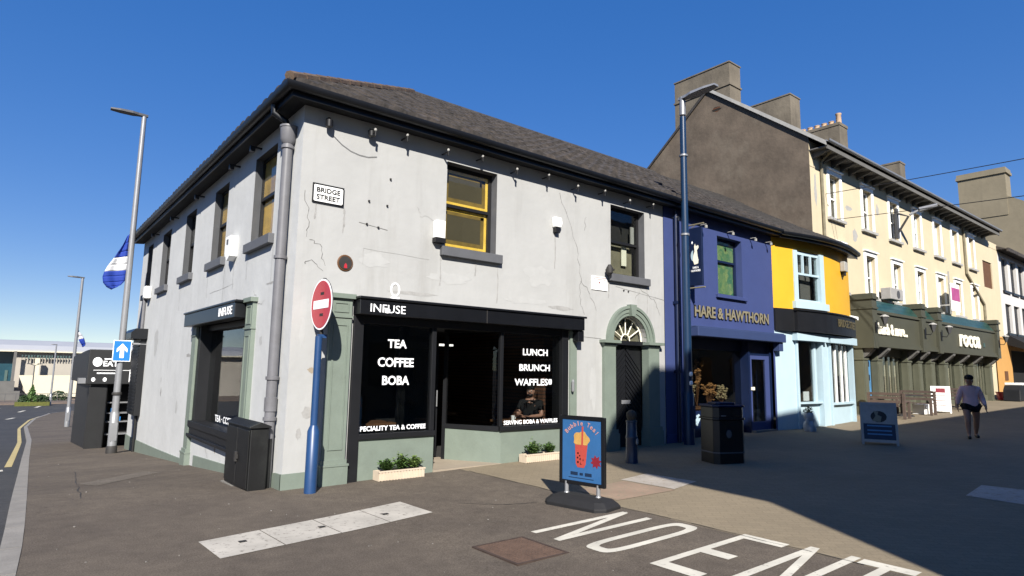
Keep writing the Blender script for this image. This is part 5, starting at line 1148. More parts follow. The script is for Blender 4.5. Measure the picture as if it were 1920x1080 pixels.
# ------------------------------------------------------------------ planters and plants
def planter(x, w, label, plabel, specs, seed):
    z = gz(x, -.2); t = thing('planter_box', label, 'planter', (x, -.19, z), group='low cream planters under the shop windows')
    mb = MB(); h = .14; d = .10
    mb.box(-w/2, w/2, -d, -d+.02, 0, h); mb.box(-w/2, w/2, d-.02, d, 0, h); mb.box(-w/2, -w/2+.02, -d+.02, d-.02, 0, h); mb.box(w/2-.02, w/2, -d+.02, d-.02, 0, h)
    n = int(w/.05)
    for i in range(n): a = -w/2+.008+i*(w-.016)/n; mb.box(a, a+.030, -d-.012, -d, .01, h-.012)
    mb.box(-w/2-.01, w/2+.01, -d-.016, -d+.012, h-.012, h+.008); mb.build('box', 'planter_cream', t, world=False)
    mb = MB(); mb.box(-w/2+.02, w/2-.02, -d+.02, d-.02, .02, h-.02); mb.build('soil', 'soil', t, world=False)
    rnd = random.Random(seed)
    for k, (dx, hh, sp, m, lb, kind) in enumerate(specs):
        p = thing('herb_plant', lb, 'plant', (x+dx, -.19, z+h-.02), group='green plants in the cream planters')
        st = MB(); lf = MB()
        for q in range(46 if kind == 'bush' else 10):
            a = rnd.uniform(0, 6.283); r = rnd.uniform(0, sp); top = Vector((math.cos(a)*r, math.sin(a)*r*.55, hh*(rnd.uniform(.6, 1.0) if kind == 'bush' else rnd.uniform(.45,1.05))*(1-.35*r/sp)))
            b = Vector((top.x*.25, top.y*.25, 0)); st.tube([b, b.lerp(top, .6)+Vector((0,0,.01)), top], [.004,.003,.0015], 4)
            for s_ in range(16 if kind == 'bush' else 11):
                f = rnd.uniform(.25, 1.02); c = b.lerp(top, f); ang = rnd.uniform(0, 6.283); L_ = rnd.uniform(.026, .056)*(1.0 if kind == 'bush' else 1.1); wd = L_*rnd.uniform(.3, .5)
                dv = Vector((math.cos(ang), math.sin(ang), rnd.uniform(-.2, .8))).normalized(); sd = dv.cross(Vector((0,0,1))).normalized()*wd; up_ = Vector((0,0,L_*.12))
                lf.face([c, c+dv*L_*.5+sd+up_, c+dv*L_, c+dv*L_*.5-sd+up_])
        st.build('stems', 'leaf_dark', p, world=False); lf.build('leaves', m, p, world=False)
planter(1.73, .78, 'cream slatted planter under the TEA COFFEE BOBA window', '', [(-.22,.20,.19,'leaf_green','low green bush at the left end of the planter under the TEA window','bush'),(-.02,.37,.13,'leaf_light','tall stemmed leafy plant in the middle of planter under the TEA window','tall'),(.05,.24,.15,'leaf_green','small green bush in front of the tall stems under the TEA window','bush'),(.26,.21,.16,'leaf_light','low pale green bush at the right end of planter under the TEA window','bush')], 11)
planter(4.60, .80, 'cream slatted planter under the LUNCH BRUNCH WAFFLES window', '', [(-.14,.24,.25,'leaf_green','wide green bush in the planter under the LUNCH window','bush'),(-.12,.34,.1,'leaf_light','tall thin leafy stems rising from planter under the LUNCH window','tall'),(.25,.21,.14,'leaf_green','small trailing plant at the right of planter under the LUNCH window','bush')], 12)

# ------------------------------------------------------------------ bubble tea pavement sign
bt = thing('pavement_sign', 'blue Bubble Tea poster sign on a heavy black rubber base', 'pavement sign', (2.66,-3.20,gz(2.7,-3.2)), R_(-80))
mb = MB(); q = [(-.46,.16),(-.36,.27),(.36,.27),(.46,.16),(.46,-.16),(.36,-.27),(-.36,-.27),(-.46,-.16)]
def layer(mb, sc, z): return [mb.v((x*sc[0], y*sc[1], z)) for x, y in q]
L0 = [layer(mb, s_, z) for s_, z in (((1,1),-.03),((1,1),.035),((.86,.72),.095),((.62,.30),.125))]
for a, b in zip(L0, L0[1:]):
    for i in range(8): mb.bm.faces.new((a[i], a[(i+1) % 8], b[(i+1) % 8], b[i]))
mb.bm.faces.new(L0[-1]); mb.build('base', 'rubber', bt, world=False, bevel=.008)
for x in (-.24, .24): mb = MB(); mb.tube([(x,0,.1),(x,0,.27)], .026, 10); mb.lathe((x,0,.10), [(.04,0),(.04,.02),(.028,.04)], 10); mb.build('spring_post', 'galv', bt, world=False, smooth=True)
mb = MB()
for r in ((-.345,-.30,.24,1.09),(.30,.345,.24,1.09),(-.30,.30,.24,.285),(-.30,.30,1.045,1.09)): mb.box(r[0],r[1],-.022,.022,r[2],r[3])
mb.build('frame', 'black_gloss', bt, world=False, bevel=.004)
mb = MB(); mb.box(-.30,.30,-.012,.012,.285,1.045); po = mb.build('poster', 'poster_blue', bt, world=False)
pz = lambda u, v, w: (u, w, v)
mb = MB(); mb.prism([(-.105,.80),(-.09,.50),(-.065,.455),(.035,.455),(.06,.50),(.095,.80)], -.0145, -.0125, pz); mb.build('cup', 'cup_red', po, world=False)
mb = MB(); pts = [(-.005+(.12+.012*math.cos(5*t))*math.cos(t), .80+(.10+.012*math.sin(6*t))*math.sin(t)) for t in [i*math.pi*2/28 for i in range(28)]]; pts = [(u, max(v, .735)) for u, v in pts]; mb.prism(pts, -.0165, -.0146, pz); mb.build('cup_lid', 'cup_cream', po, world=False)
mb = MB(); mb.prism([(-.012,.50),(.016,.50),(.03,.965),(.004,.965)], -.0185, -.0166, pz); mb.build('straw', 'cup_red', po, world=False)
for (u, v, r) in ((-.055,.63,.014),(-.06,.575,.013),(-.02,.56,.013),(-.055,.52,.015),(-.01,.505,.014),(-.03,.60,.011),(.02,.55,.011)): mb = MB(); mb.prism([(u+r*math.cos(t*.785), v+r*math.sin(t*.785)) for t in range(8)], -.0168, -.0147, pz); mb.build('tapioca_pearl', 'cup_dark', po, world=False)
mb = MB(); mb.prism([(.215+(.085 if t % 2 == 0 else .052)*math.cos(t*.3927+.2), .545+(.085 if t % 2 == 0 else .052)*math.sin(t*.3927+.2)) for t in range(16)], -.0148, -.0126, pz); mb.build('star_badge', 'star_red', po, world=False)
W_ = 'Bubble Tea!'; n = len(W_)
for i, ch in enumerate(W_):
    if ch == ' ': continue
    a = R_(142-104*i/(n-1)); c = Vector((.0+.265*math.cos(a), -.0125, .72+.255*math.sin(a))); rt = Vector((math.sin(a), 0, -math.cos(a))); up_ = Vector((math.cos(a), 0, math.sin(a)))
    w = .036 if ch not in 'l!' else .012; h = .058 if ch in 'BTbl!' else .042
    text('lettering', ch, c-rt*w/2, rt, up_, w, h, 'poster_pink', po, .002, .02, world=False)
for (u0, u1, v0, v1) in ((-.17,-.06,.355,.395),(-.03,.02,.36,.39),(.05,.15,.355,.395),(-.2,.18,.32,.328)): mb = MB(); mb.box(u0,u1,-.0145,-.0125,v0,v1); mb.build('small_print', 'poster_navy', po, world=False)

# ------------------------------------------------------------------ bollard, litter bin
bo = thing('bollard', 'dark blue cast bollard with a round knob top before the arched door', 'bollard', (5.78,-1.36,gz(5.8,-1.4)))
mb = MB(); mb.lathe((0,0,-.05), [(.135,0),(.135,.10),(.125,.14),(.118,.5),(.125,.51),(.125,.54),(.112,.56),(.108,.80),(.12,.81),(.12,.835)], 18); mb.build('shaft', 'post_blue', bo, world=False, smooth=True)
mb = MB(); mb.lathe((0,0,.785), [(.11,0),(.085,.02),(.10,.05),(.112,.10),(.10,.15),(.06,.185),(.01,.20)], 18); mb.build('knob', 'bollard_top', bo, world=False, smooth=True)
mb = MB(); mb.prism([(.045*math.cos(t*.524), .40+.06*math.sin(t*.524)) for t in range(12)], -.135, -.12, pz); mb.build('crest', 'curtain_pale', bo, world=False); bo.rotation_euler = (0, 0, R_(15)); bo.scale = (.84, .84, .95)
lb = thing('litter_bin', 'black twin slot litter bin standing in the shade before the blue shop', 'litter bin', (7.22,-2.28,gz(7.3,-2.2)), R_(-22))
mb = MB()
def oct_(w, d, c): return [(-w+c,-d),(w-c,-d),(w,-d+c),(w,d-c),(w-c,d),(-w+c,d),(-w,d-c),(-w,-d+c)]
mb.prism(oct_(.325,.27,.08), -.05, .76, lambda u, v, w: (u, v, w)); mb.build('body', 'black_gloss', lb, world=False, bevel=.008)
mb = MB(); mb.prism(oct_(.345,.29,.08), .765, .80, lambda u, v, w: (u, v, w)); mb.prism(oct_(.32,.265,.08), .80, .985, lambda u, v, w: (u, v, w)); hd = mb.build('hood', 'black_gloss', lb, world=False, bevel=.006)
mb = MB(); mb.prism(oct_(.345,.29,.08), .99, 1.03, lambda u, v, w: (u, v, w)); mb.prism(oct_(.21,.17,.05), 1.031, 1.07, lambda u, v, w: (u, v, w)); mb.build('lid', 'navy', lb, world=False, bevel=.012)
for x in (-.14, .14): mb = MB(); mb.box(x-.10, x+.10, -.27, -.2655, .85, .95); mb.build('slot', 'dark_room', hd, world=False)
mb = MB(); mb.box(-.2,-.1,-.272,-.266,.83,.85); mb.build('rim_glint', 'galv', hd, world=False)
mb = MB(); mb.prism([(-.05+.055*math.cos(t*.524), .52+.075*math.sin(t*.524)) for t in range(12)], -.275, -.2705, pz); mb.build('crest', 'sill_grey', lb, world=False)
mb = MB(); mb.prism(oct_(.333,.278,.08), .18, .20, lambda u, v, w: (u, v, w)); mb.build('trim_band', 'sill_grey', lb, world=False)

# ------------------------------------------------------------------ boards, seats and small things by the shops
def a_board(name, label, x, y, rz, w, h, frame, top, bottom, split):
    t = thing(name, label, 'pavement sign', (x, y, gz(x, y)), rz); sl_ = .20
    for sgn in (-1, 1):
        f = lambda p, s_=sgn: (p[0], s_*(.24-(.24-.03)*p[2]/h)+p[1]*s_, p[2])
        mb = MB(f)
        for r in ((-w/2,-w/2+.05,0,h),(w/2-.05,w/2,0,h),(-w/2+.05,w/2-.05,.06,.12),(-w/2+.05,w/2-.05,h-.06,h)): mb.box(r[0],r[1],-.015,.015,r[2],r[3])
        pn = mb.build('frame', frame, t, world=False)
        mb = MB(f); mb.box(-w/2+.05,w/2-.05,-.004,.004,.12,split); mb.build('panel', bottom, pn, world=False)
        mb = MB(f); mb.box(-w/2+.05,w/2-.05,-.004,.004,split,h-.06); mb.build('panel', top, pn, world=False)
        if sgn == -1: front = (pn, f)
    return t, front
t, (pn, f) = a_board('pavement_board', 'white framed A board with a hare emblem over navy panel in the street', 12.45, -2.95, R_(-66), .72, .93, 'curtain_pale', 'curtain_pale', 'poster_navy', .46)
mb = MB(f); mb.prism([(.0+.16*math.cos(a), .62+.125*math.sin(a)) for a in [i*math.pi*2/14 for i in range(14)]], .0045, .009, lambda u, v, w: (u, w, v)); mb.build('emblem', 'iron', pn, world=False)
mb = MB(f); mb.prism([(-.13,.52),(.03,.50),(.06,.62),(-.02,.66),(0,.73),(-.10,.74),(-.06,.64)], .0095, .013, lambda u, v, w: (u, w, v)); mb.build('hare_emblem', 'gold_letter', pn, world=False)
for z in (.40,.30,.22): mb = MB(f); mb.box(-.24,.24,.0045,.008,z,z+.03); mb.build('print', 'poster_sky', pn, world=False)
t, (pn, f) = a_board('poster_board', 'white poster board with red heading before the olive shopfront', 24.9, -.45, R_(-72), .62, 1.0, 'white_paint', 'white_paint', 'white_paint', .5)
mb = MB(f); mb.box(-.15,.15,.0045,.01,.76,.92); mb.build('heading', 'star_red', pn, world=False)
for z in (.64,.55,.45,.36,.27): mb = MB(f); mb.box(-.17,.15,.0045,.008,z,z+.025); mb.build('print', 'print_pink', pn, world=False)
def bench(x, y, rz, label, kind, w=1.5):
    t = thing(kind, label, 'seat', (x, y, gz(x, y)), rz, 'outdoor seats before the olive shopfronts')
    for s_ in (-1, 1):
        mb = MB(); mb.box(s_*w/2-.04, s_*w/2+.04, -.25,-.17,0,.62); mb.box(s_*w/2-.04, s_*w/2+.04,.17,.25,0,.86); mb.box(s_*w/2-.04,s_*w/2+.04,-.17,.17,.56,.62); mb.build('side_frame', 'bench_wood', t, world=False)
    mb = MB()
    for k in range(4): mb.box(-w/2+.04,w/2-.04,-.24+k*.11,-.15+k*.11,.40,.43)
    mb.build('seat', 'bench_wood', t, world=False); mb = MB()
    for k in range(3): mb.box(-w/2+.04,w/2-.04,.19,.22,.52+k*.13,.61+k*.13)
    mb.build('backrest', 'bench_wood', t, world=False)
bench(20.7,-.15,R_(90),'brown slatted bench at the left end of the olive shopfront','bench',1.1); bench(23.2,-.15,R_(-90),'brown slatted bench facing the table beside white poster board','bench',1.1)
bench(27.2,-.3,R_(90),'brown slatted bench right of the white poster board','bench',1.2)
tb = thing('outdoor_table', 'dark round pedestal table between the two brown benches', 'table', (22.0,-.15,gz(22,-.1)))
mb = MB(); mb.lathe((0,0,.72), [(.62,0),(.62,.03)], 18); mb.build('tabletop', 'iron', tb, world=False); mb = MB(); mb.lathe((0,0,0), [(.34,0),(.3,.04),(.06,.1),(.05,.72)], 10); mb.build('pedestal', 'iron', tb, world=False)
tb = thing('outdoor_table', 'dark square table right of the white poster board', 'table', (28.6,-.3,gz(28.6,-.3)))
mb = MB(); mb.box(-.6,.6,-.35,.35,.72,.76); mb.build('tabletop', 'iron', tb, world=False)
for x in (-.5,.5):
    for y in (-.28,.28): mb = MB(); mb.box(x-.03,x+.03,y-.03,y+.03,0,.72); mb.build('leg', 'iron', tb, world=False)
sb = thing('white_crate', 'white crate pushed under the brown bench by poster board', 'crate', (23.6,-.2,gz(23.6,0)))
mb = MB(); mb.box(-.35,.35,-.2,.2,0,.36); mb.build('crate_body', 'white_paint', sb, world=False, bevel=.01)
tf = thing('animal_planter', 'small grey animal shaped pot holding flowers beside pale blue shopfront', 'planter', (13.95,-.62,gz(14,-.6)))
mb = MB(); mb.lathe((0,0,0), [(.12,0),(.15,.1),(.13,.22),(.08,.28),(.12,.36),(.13,.44),(.10,.5)], 14); mb.lathe((-.1,-.1,0), [(.05,0),(.06,.06),(.04,.12)], 8); mb.lathe((.1,-.1,0), [(.05,0),(.06,.06),(.04,.12)], 8); mb.lathe((-.15,-.04,.2), [(.03,0),(.05,.06),(.03,.14)], 8); mb.lathe((.15,-.04,.2), [(.03,0),(.05,.06),(.03,.14)], 8); mb.build('pot', 'bunny', tf, world=False, smooth=True)
pf = thing('flowers', 'bunch of pale flowers in the small grey animal shaped pot', 'flowers', (13.95,-.62,gz(14,-.6)+.48)); rnd = random.Random(9)
lf = MB(); bl = MB()
for k in range(70):
    a = rnd.uniform(0,6.28); r = rnd.uniform(0,.13); z = rnd.uniform(0,.16); (lf if k % 3 else bl).lathe((math.cos(a)*r, math.sin(a)*r, z), [(.005,0),(.022,.012),(.005,.03)], 5)
lf.build('foliage', 'leaf_dark', pf, world=False); bl.build('blooms', 'petal_c', pf, world=False)
# dried flowers in the blue shop's window
rnd = random.Random(21)
for k, (x, z, h, sp, m, lb) in enumerate(((9.85,.85,.75,.22,'petal_b','pink dried flowers at the left of the blue shop window'),(10.5,.85,.62,.3,'petal_c','pale dried flowers in the middle of the blue shop window'),(10.85,.85,1.15,.22,'petal_a','tall orange dried flower stems in the blue shop window'),(11.35,.85,.55,.28,'petal_a','low orange bunch right of the tall stems in blue shop window'),(11.95,.85,.5,.2,'petal_c','pale flower vase beside the blue shop door'))):
    t = thing('dried_flowers', lb, 'flowers', (x, .75, z), group='dried flowers in the blue shop window'); st = MB(); bl = MB()
    for q in range(16):
        a = rnd.uniform(0,6.28); r = rnd.uniform(.02,sp); p = Vector((math.cos(a)*r, math.sin(a)*r*.6, h*rnd.uniform(.35,1))); st.tube([(0,0,0), p], [.006,.003], 4)
        for s_ in range(5): bl.lathe((p.x+rnd.uniform(-.05,.05), p.y+rnd.uniform(-.04,.04), p.z+rnd.uniform(-.06,.04)), [(.008,0),(.04,.03),(.008,.06)], 6)
    st.build('stems', 'wood_brown', t, world=False); bl.build('flower_heads', m, t, world=False)
mb = MB(F); mb.box(9.6,12.2,.5,1.0,.80,.845); mb.build('display_shelf', 'wood_brown', HB)
# dark barrier and red tub at the far right
pb = thing('barrier_planter', 'long black planter barrier with white top rail before the orange front', 'planter', (37.6,-.15,gz(37,0)))
mb = MB(); mb.prism([(-1.6,0),(1.9,0),(1.9,.78),(-1.2,.78),(-1.5,.55)], -.35, .35, lambda u, v, w: (u, w, v)); mb.build('body', 'black_paint', pb, world=False, bevel=.03); mb = MB(); mb.box(-1.1,1.9,-.36,.36,.79,.90); mb.build('top_rail', 'white_paint', pb, world=False, bevel=.02)
rt_ = thing('red_tub', 'small red tub on the ground below the orange wall', 'tub', (36.9,.35,gz(37,0)+.02))
mb = MB(); mb.lathe((0,0,0), [(.25,0),(.34,.36),(.37,.37),(.37,.41),(.3,.41)], 14); mb.build('tub', 'sign_red', rt_, world=False, smooth=True)
rnd = random.Random(77); mb = MB()
for k in range(80):
    x = rnd.uniform(-2.6, 2.8); y = rnd.uniform(-7.0, -.3) if k < 55 else rnd.uniform(0, 10); x = x if y < 0 else rnd.uniform(-2.4, -.15)
    r = rnd.choice([.004,.005,.007,.011]); z = gz(x, y); a = rnd.uniform(0, 6.28)
    mb.prism([(x+r*math.cos(a+t*1.57)*rnd.uniform(.6,1.2), y+r*math.sin(a+t*1.57)) for t in range(4)], z-.002, z+rnd.uniform(.004,.010), lambda u, v, w: (u, v, w))
tag(mb.build('grit', 'kerbstone'), 'pale grit and litter flecks scattered over the asphalt', 'grit', kind='stuff')
def ground_crack(label, pts, w, seed):
    rnd = random.Random(seed); mb = MB(); out = []
    for (p, q) in zip(pts, pts[1:]):
        for i in range(8): t = i/8; out.append((p[0]+(q[0]-p[0])*t+rnd.uniform(-.02,.02), p[1]+(q[1]-p[1])*t+rnd.uniform(-.02,.02)))
    out.append(pts[-1])
    for (p, q) in zip(out, out[1:]): stroke(mb, p, q, w*rnd.uniform(.4,1.1), n=1)
    tag(mb.build('tar_seam', 'iron'), label, 'seam', 'dark seams in the asphalt')
ground_crack('dark seam in the asphalt running towards the bubble tea sign', [(1.5,-2.2),(1.9,-2.6),(2.3,-2.75)], .014, 1)
ground_crack('long faint seam along the join of asphalt and pavers', [(2.955,-.3),(2.95,-2.0),(2.96,-4.0),(2.95,-6.4)], .018, 2)
ground_crack('short faint seam beside the kerb on the left', [(-2.2,1.0),(-2.1,3.2),(-1.9,6.0)], .012, 3)
# overhead cables across the street
def cable(label, p, q, sag):
    mb = MB(); n = 24; pts = []
    for i in range(n+1): t = i/n; pts.append((p[0]+(q[0]-p[0])*t, p[1]+(q[1]-p[1])*t, p[2]+(q[2]-p[2])*t-sag*4*t*(1-t)))
    mb.tube(pts, .012, 5); tag(mb.build('overhead_cable', 'iron'), label, 'cable', 'thin cables strung across the street')
cable('upper thin cable strung from the cream terrace across the street', (19.3,.98,8.2), (15.2,-13.0,6.9), .10); cable('lower thin cable strung from the cream terrace across the street', (19.9,.98,7.35), (14.6,-13.0,5.6), .05)
# posters / patches in the shaded street
mb = MB(); drape(mb, [(7.2,-6.0),(8.3,-5.9),(8.4,-6.9),(7.1,-7.0)], n=4); tag(mb.build('paving_patch', 'patch_concrete'), kind='structure')

# ------------------------------------------------------------------ leisure building and its forecourt
LC = thing('leisure_centre', 'low wide leisure building with pale curved roof in the far left distance', 'building', (0,95,-3.2))
mb = MB(); mb.box(-60,-4.6,95,120,-3.6,3.1); mb.box(-2.6,40,95,120,-3.6,3.1); mb.build('wall', 'leisure_panel', LC)
mb = MB(); mb.prism([(94.3,3.06),(94.3,3.36),(95.5,3.9),(100,4.6),(112,5.0),(120,4.0),(120,3.1)], -60, 40, lambda u, v, w: (w, u, v)); mb.build('roof', 'leisure_roof', LC)
mb = MB(); mb.box(-60,40,94.1,94.3,3.0,3.14); mb.build('roof_edge', 'leisure_white', LC)
mb = MB(); mb.box(-4.6,-2.6,96.0,96.1,-2.4,3.0); mb.build('entrance_glass', 'leisure_glass', LC); mb = MB(); mb.box(-3.3,-3.0,95.9,95.99,-1.7,.6); mb.build('door_panel', 'teal', LC)
mb = MB(); mb.box(-2.6,-2.3,93.4,93.7,-2.6,3.05); mb.build('column', 'stone_grey', LC)
mb = MB(); mb.box(-.35,.15,93.4,93.9,-.4,2.2); mb.build('column', 'leisure_white', LC)
rnd = random.Random(3); x = -1.75
ltr = None
for k in range(17):
    mb = MB(); w = rnd.choice([.12,.2,.24]); mb.box(x, x+.07, 94.3, 94.4, 2.10, 2.62); mb.box(x+.07, x+.07+w*.5, 94.3, 94.4, rnd.choice([2.10,2.33,2.48]), 2.62 if rnd.random() < .5 else 2.60); mb.build('sign_letter', 'teal', LC); x += .31
mb = MB(); mb.prism([(-1.87,.0),(12,.1),(12,-2.9),(1.2,-2.75),(-.3,-2.3),(-.95,-2.3)], 92.8, 93.1, lambda u, v, w: (u, w, v)); tag(mb.build('forecourt_wall', 'leisure_white'), 'pale cream retaining wall slab in front of the leisure building', 'wall')
mb = MB(); mb.box(-9,-2.2,91.0,94,-3.3,-.75); mb.box(-9,-1.6,90.2,91.0,-3.3,-1.9); tag(mb.build('entrance_steps', 'stone_grey'), 'grey stepped terrace below the leisure building entrance', 'steps')
def shrub(label, x, y, z, rx, rz_, n, m, seed, spike=False):
    t = thing('shrub', label, 'shrub', (x, y, z), group='shrubs on the roundabout bed'); rnd = random.Random(seed); mb = MB()
    for k in range(n):
        a = rnd.uniform(0,6.28); u = rnd.random()**.5; h = rnd.random(); r = rx*u*(1-h if spike else math.sqrt(max(0,1-h*h))); c = Vector((math.cos(a)*r, math.sin(a)*r, h*rz_)); s_ = rnd.uniform(.05,.13)
        d1 = Vector((rnd.uniform(-1,1),rnd.uniform(-1,1),rnd.uniform(-.5,1))).normalized()*s_; d2 = d1.orthogonal().normalized()*s_*.6; mb.face([c-d1, c+d2, c+d1, c-d2])
    mb.build('foliage', m, t, world=False); mb = MB(); mb.tube([(0,0,-.2),(0,0,rz_*.6)], [.06,.03], 6); mb.build('stem', 'bark', t, world=False)
BZ = -3.05
shrub('pointed dark green shrub in the middle of the far planting bed', -.65, 80, BZ+.3, .75, 1.9, 900, 'leaf_green', 1, True); shrub('low dark shrub left of the pointed shrub', -1.3, 80, BZ+.3, .6, .75, 500, 'leaf_dark', 2); shrub('low spreading shrub right of the pointed shrub', .25, 80, BZ+.3, .8, .8, 600, 'leaf_dark', 3); shrub('round shrub farther right by the cream retaining wall', 2.2, 88, BZ+.1, 1.3, 1.1, 600, 'leaf_dark', 4)
mb = MB(); mb.box(-2.1,1.0,79.2,80.8,-3.5,BZ+.33); tag(mb.build('planting_bed', mat('hedge_edge', (.16,.17,.03), .8, .3, 5)), 'low planting bed with yellowish edging in the far road junction', 'planter')
rl = thing('guard_railing', 'grey pedestrian guard railing along the far pavement', 'railing', (0,86,BZ))
mb = MB()
for z in (.1,.95): mb.box(-9,4,85.98,86.02,z+BZ,z+BZ+.05)
mb.build('rail', 'lamp_grey', rl)
for k in range(14): mb = MB(); mb.box(-9+k,-8.95+k,85.97,86.03,BZ,BZ+1.0); mb.build('post', 'lamp_grey', rl)
t = thing('twin_lamp', 'short double headed lamp standing behind the pointed shrub', 'street lamp', (-.6,84,BZ))
mb = MB(); mb.tube([(0,0,0),(0,0,4.4)], .06, 8); mb.build('column', 'lamp_grey', t, world=False)
for s_ in (-1,1): mb = MB(); mb.tube([(0,0,4.35),(s_*.5,0,4.55)], .035, 6); mb.box(s_*.5-.25,s_*.5+.25,-.1,.1,4.5,4.6); mb.build('lamp_head', 'lamp_grey', t, world=False)

# ------------------------------------------------------------------ people
def skin_mesh(name, nodes, edges, m, parent, sub=2, root=None, sc=1.0):
    """one continuous surface grown round a skeleton: nodes {key: (x, y, z, rx, ry)}"""
    keys = list(nodes); me = bpy.data.meshes.new(name); me.from_pydata([tuple(c*sc for c in nodes[k][:3]) for k in keys], [(keys.index(a), keys.index(b)) for a, b in edges], [])
    o = bpy.data.objects.new(name, me); COL.objects.link(o); sk = o.modifiers.new('skin', 'SKIN'); sk.use_smooth_shade = True
    sv = me.skin_vertices[0].data if me.skin_vertices else None
    if sv is None:
        bm = bmesh.new(); bm.from_mesh(me); bm.verts.layers.skin.verify(); bm.to_mesh(me); bm.free(); sv = me.skin_vertices[0].data
    for i, k in enumerate(keys):
        n = nodes[k]; sv[i].radius = (n[3]*sc, (n[4] if len(n) > 4 else n[3])*sc); sv[i].use_root = (k == (root or keys[0]))
    ss = o.modifiers.new('sub', 'SUBSURF'); ss.levels = sub; ss.render_levels = sub
    bpy.context.view_layer.update(); ev = o.evaluated_get(bpy.context.evaluated_depsgraph_get()); nm = bpy.data.meshes.new_from_object(ev)
    COL.objects.unlink(o); bpy.data.objects.remove(o)
    nm.name = name; nm.materials.clear(); nm.materials.append(M(m))
    for p in nm.polygons: p.use_smooth = True
    q = bpy.data.objects.new(name, nm); COL.objects.link(q); q.parent = parent; return q
def hand(nodes, edges, w, key, dirv, side, curl=.35):
    """palm, four unequal fingers and a side thumb growing from wrist point w"""
    w = Vector(w); d = Vector(dirv).normalized(); s_ = Vector(side).normalized(); n_ = d.cross(s_).normalized()
    pm = w+d*.055; nodes[key+'palm'] = (*pm, .034, .018); edges.append((key+'wrist', key+'palm'))
    for i, (off, L_) in enumerate(((-.028,.072),(-.009,.082),(.010,.078),(.028,.062))):
        a = pm+d*.035+s_*off; b = a+d*L_*.55+n_*curl*.02; c = b+(d+n_*curl).normalized()*L_*.5
        for t, (p, r) in enumerate(((a,.010),(b,.0088),(c,.007))): nodes[f'{key}f{i}{t}'] = (*p, r)
        edges += [(key+'palm', f'{key}f{i}0'), (f'{key}f{i}0', f'{key}f{i}1'), (f'{key}f{i}1', f'{key}f{i}2')]
    a = w+d*.03-s_*.040; b = a+(d*.7-s_*.6)*.035; nodes[key+'t0'] = (*a, .011); nodes[key+'t1'] = (*b, .009); c = b+d*.028; nodes[key+'t2'] = (*c, .007)
    edges += [(key+'wrist', key+'t0'), (key+'t0', key+'t1'), (key+'t1', key+'t2')]
def head_parts(par, c, yaw, sc, hair_m, beard=False, cap=False, pitch=0):
    """eyes, brows, mouth, ears and hair on a head centred at c, looking along -y turned by yaw"""
    Rm = Matrix.Rotation(yaw, 4, 'Z') @ Matrix.Rotation(pitch, 4, 'X'); f = lambda p: tuple(Vector(c)+Rm @ (Vector(p)*sc))
    def ell(mb, p, r, seg=10):
        prof = [(r[0]*math.sin(math.pi*k/8)+1e-4, -r[2]*math.cos(math.pi*k/8)) for k in range(9)]; mb.lathe(p, prof, seg, 1, r[1]/r[0])
    for s_ in (-1, 1): mb = MB(f); ell(mb, (s_*.031,-.092,.006), (.012,.008,.007)); mb.build('eye', 'white_paint', par, True, False); mb = MB(f); ell(mb, (s_*.031,-.098,.006), (.006,.004,.006)); mb.build('pupil', 'hair', par, True, False)
    mb = MB(f); ell(mb, (0,-.088,-.052), (.022,.010,.006)); mb.build('mouth', 'cup_red' if not beard else 'petal_b', par, True, False)
    if beard: mb = MB(f); ell(mb, (0,-.058,-.072), (.060,.046,.038)); mb.build('beard', hair_m, par, True, False)
    mb = MB(f); ell(mb, (0,.018,.052), (.084,.098,.080), 14); mb.build('hair', hair_m, par, True, False)
    if cap:
        mb = MB(f); ell(mb, (0,.005,.066), (.092,.108,.072), 14); mb.prism([(-.075,-.08),(.075,-.08),(.06,-.165),(0,-.185),(-.06,-.165)], .052, .064, lambda u, v, w: (u, v, w)); mb.build('cap', 'black_cloth', par, True, False)
# pedestrian walking towards the camera in the shade
pd = thing('person', 'person walking in the shaded street wearing pinkish top, black shorts and dark cap', 'person', (15.67,-3.87,gz(15.67,-3.87)), R_(-64))
S = .905
N = {'pelvis':(0,0,.93,.125,.10),'waist':(0,0,1.06,.115,.085),'chest':(0,-.01,1.24,.145,.10),'upper':(0,0,1.38,.12,.085),'neck':(0,0,1.435,.06),'jaw':(0,-.03,1.495,.062,.07),'skull':(0,-.005,1.575,.080,.094),'crown':(0,.01,1.635,.060,.07)}
E_ = [('pelvis','waist'),('waist','chest'),('chest','upper'),('upper','neck'),('neck','jaw'),('jaw','skull'),('skull','crown')]
for k, q in (('jaw',(.072,.08)),('skull',(.094,.105)),('crown',(.075,.085))): N[k] = (*N[k][:3], *q)
N['nose'] = (0,-.118,1.55,.015); E_.append(('skull','nose'))
for s_, k in ((-1,'l'),(1,'r')):
    fw = -.10 if k == 'l' else .10
    N.update({k+'ear':(s_*.1,.01,1.555,.013,.022), k+'sh':(s_*.18,.0,1.345,.064), k+'el':(s_*.275,.02+fw*.3,1.08,.055), k+'wrist':(s_*.31,-.06-fw*.6,.87,.03), k+'hip':(s_*.115,fw*.3,.84,.115,.115), k+'knee':(s_*.125,fw*1.5-.03,.49,.074), k+'calf':(s_*.126,fw*1.5+(.0 if k == 'l' else .05),.33,.070), k+'ankle':(s_*.127,fw*2.0+(.0 if k == 'l' else .10),.09,.038), k+'toe':(s_*.145,fw*2.0-.14+(.0 if k == 'l' else .09),.03,.034)})
    E_ += [('skull',k+'ear'),('upper',k+'sh'),(k+'sh',k+'el'),(k+'el',k+'wrist'),('pelvis',k+'hip'),(k+'hip',k+'knee'),(k+'knee',k+'calf'),(k+'calf',k+'ankle'),(k+'ankle',k+'toe')]
    hand(N, E_, N[k+'wrist'][:3], k, (0,-.15,-1), (0,-1*s_*0+1,0), .4)
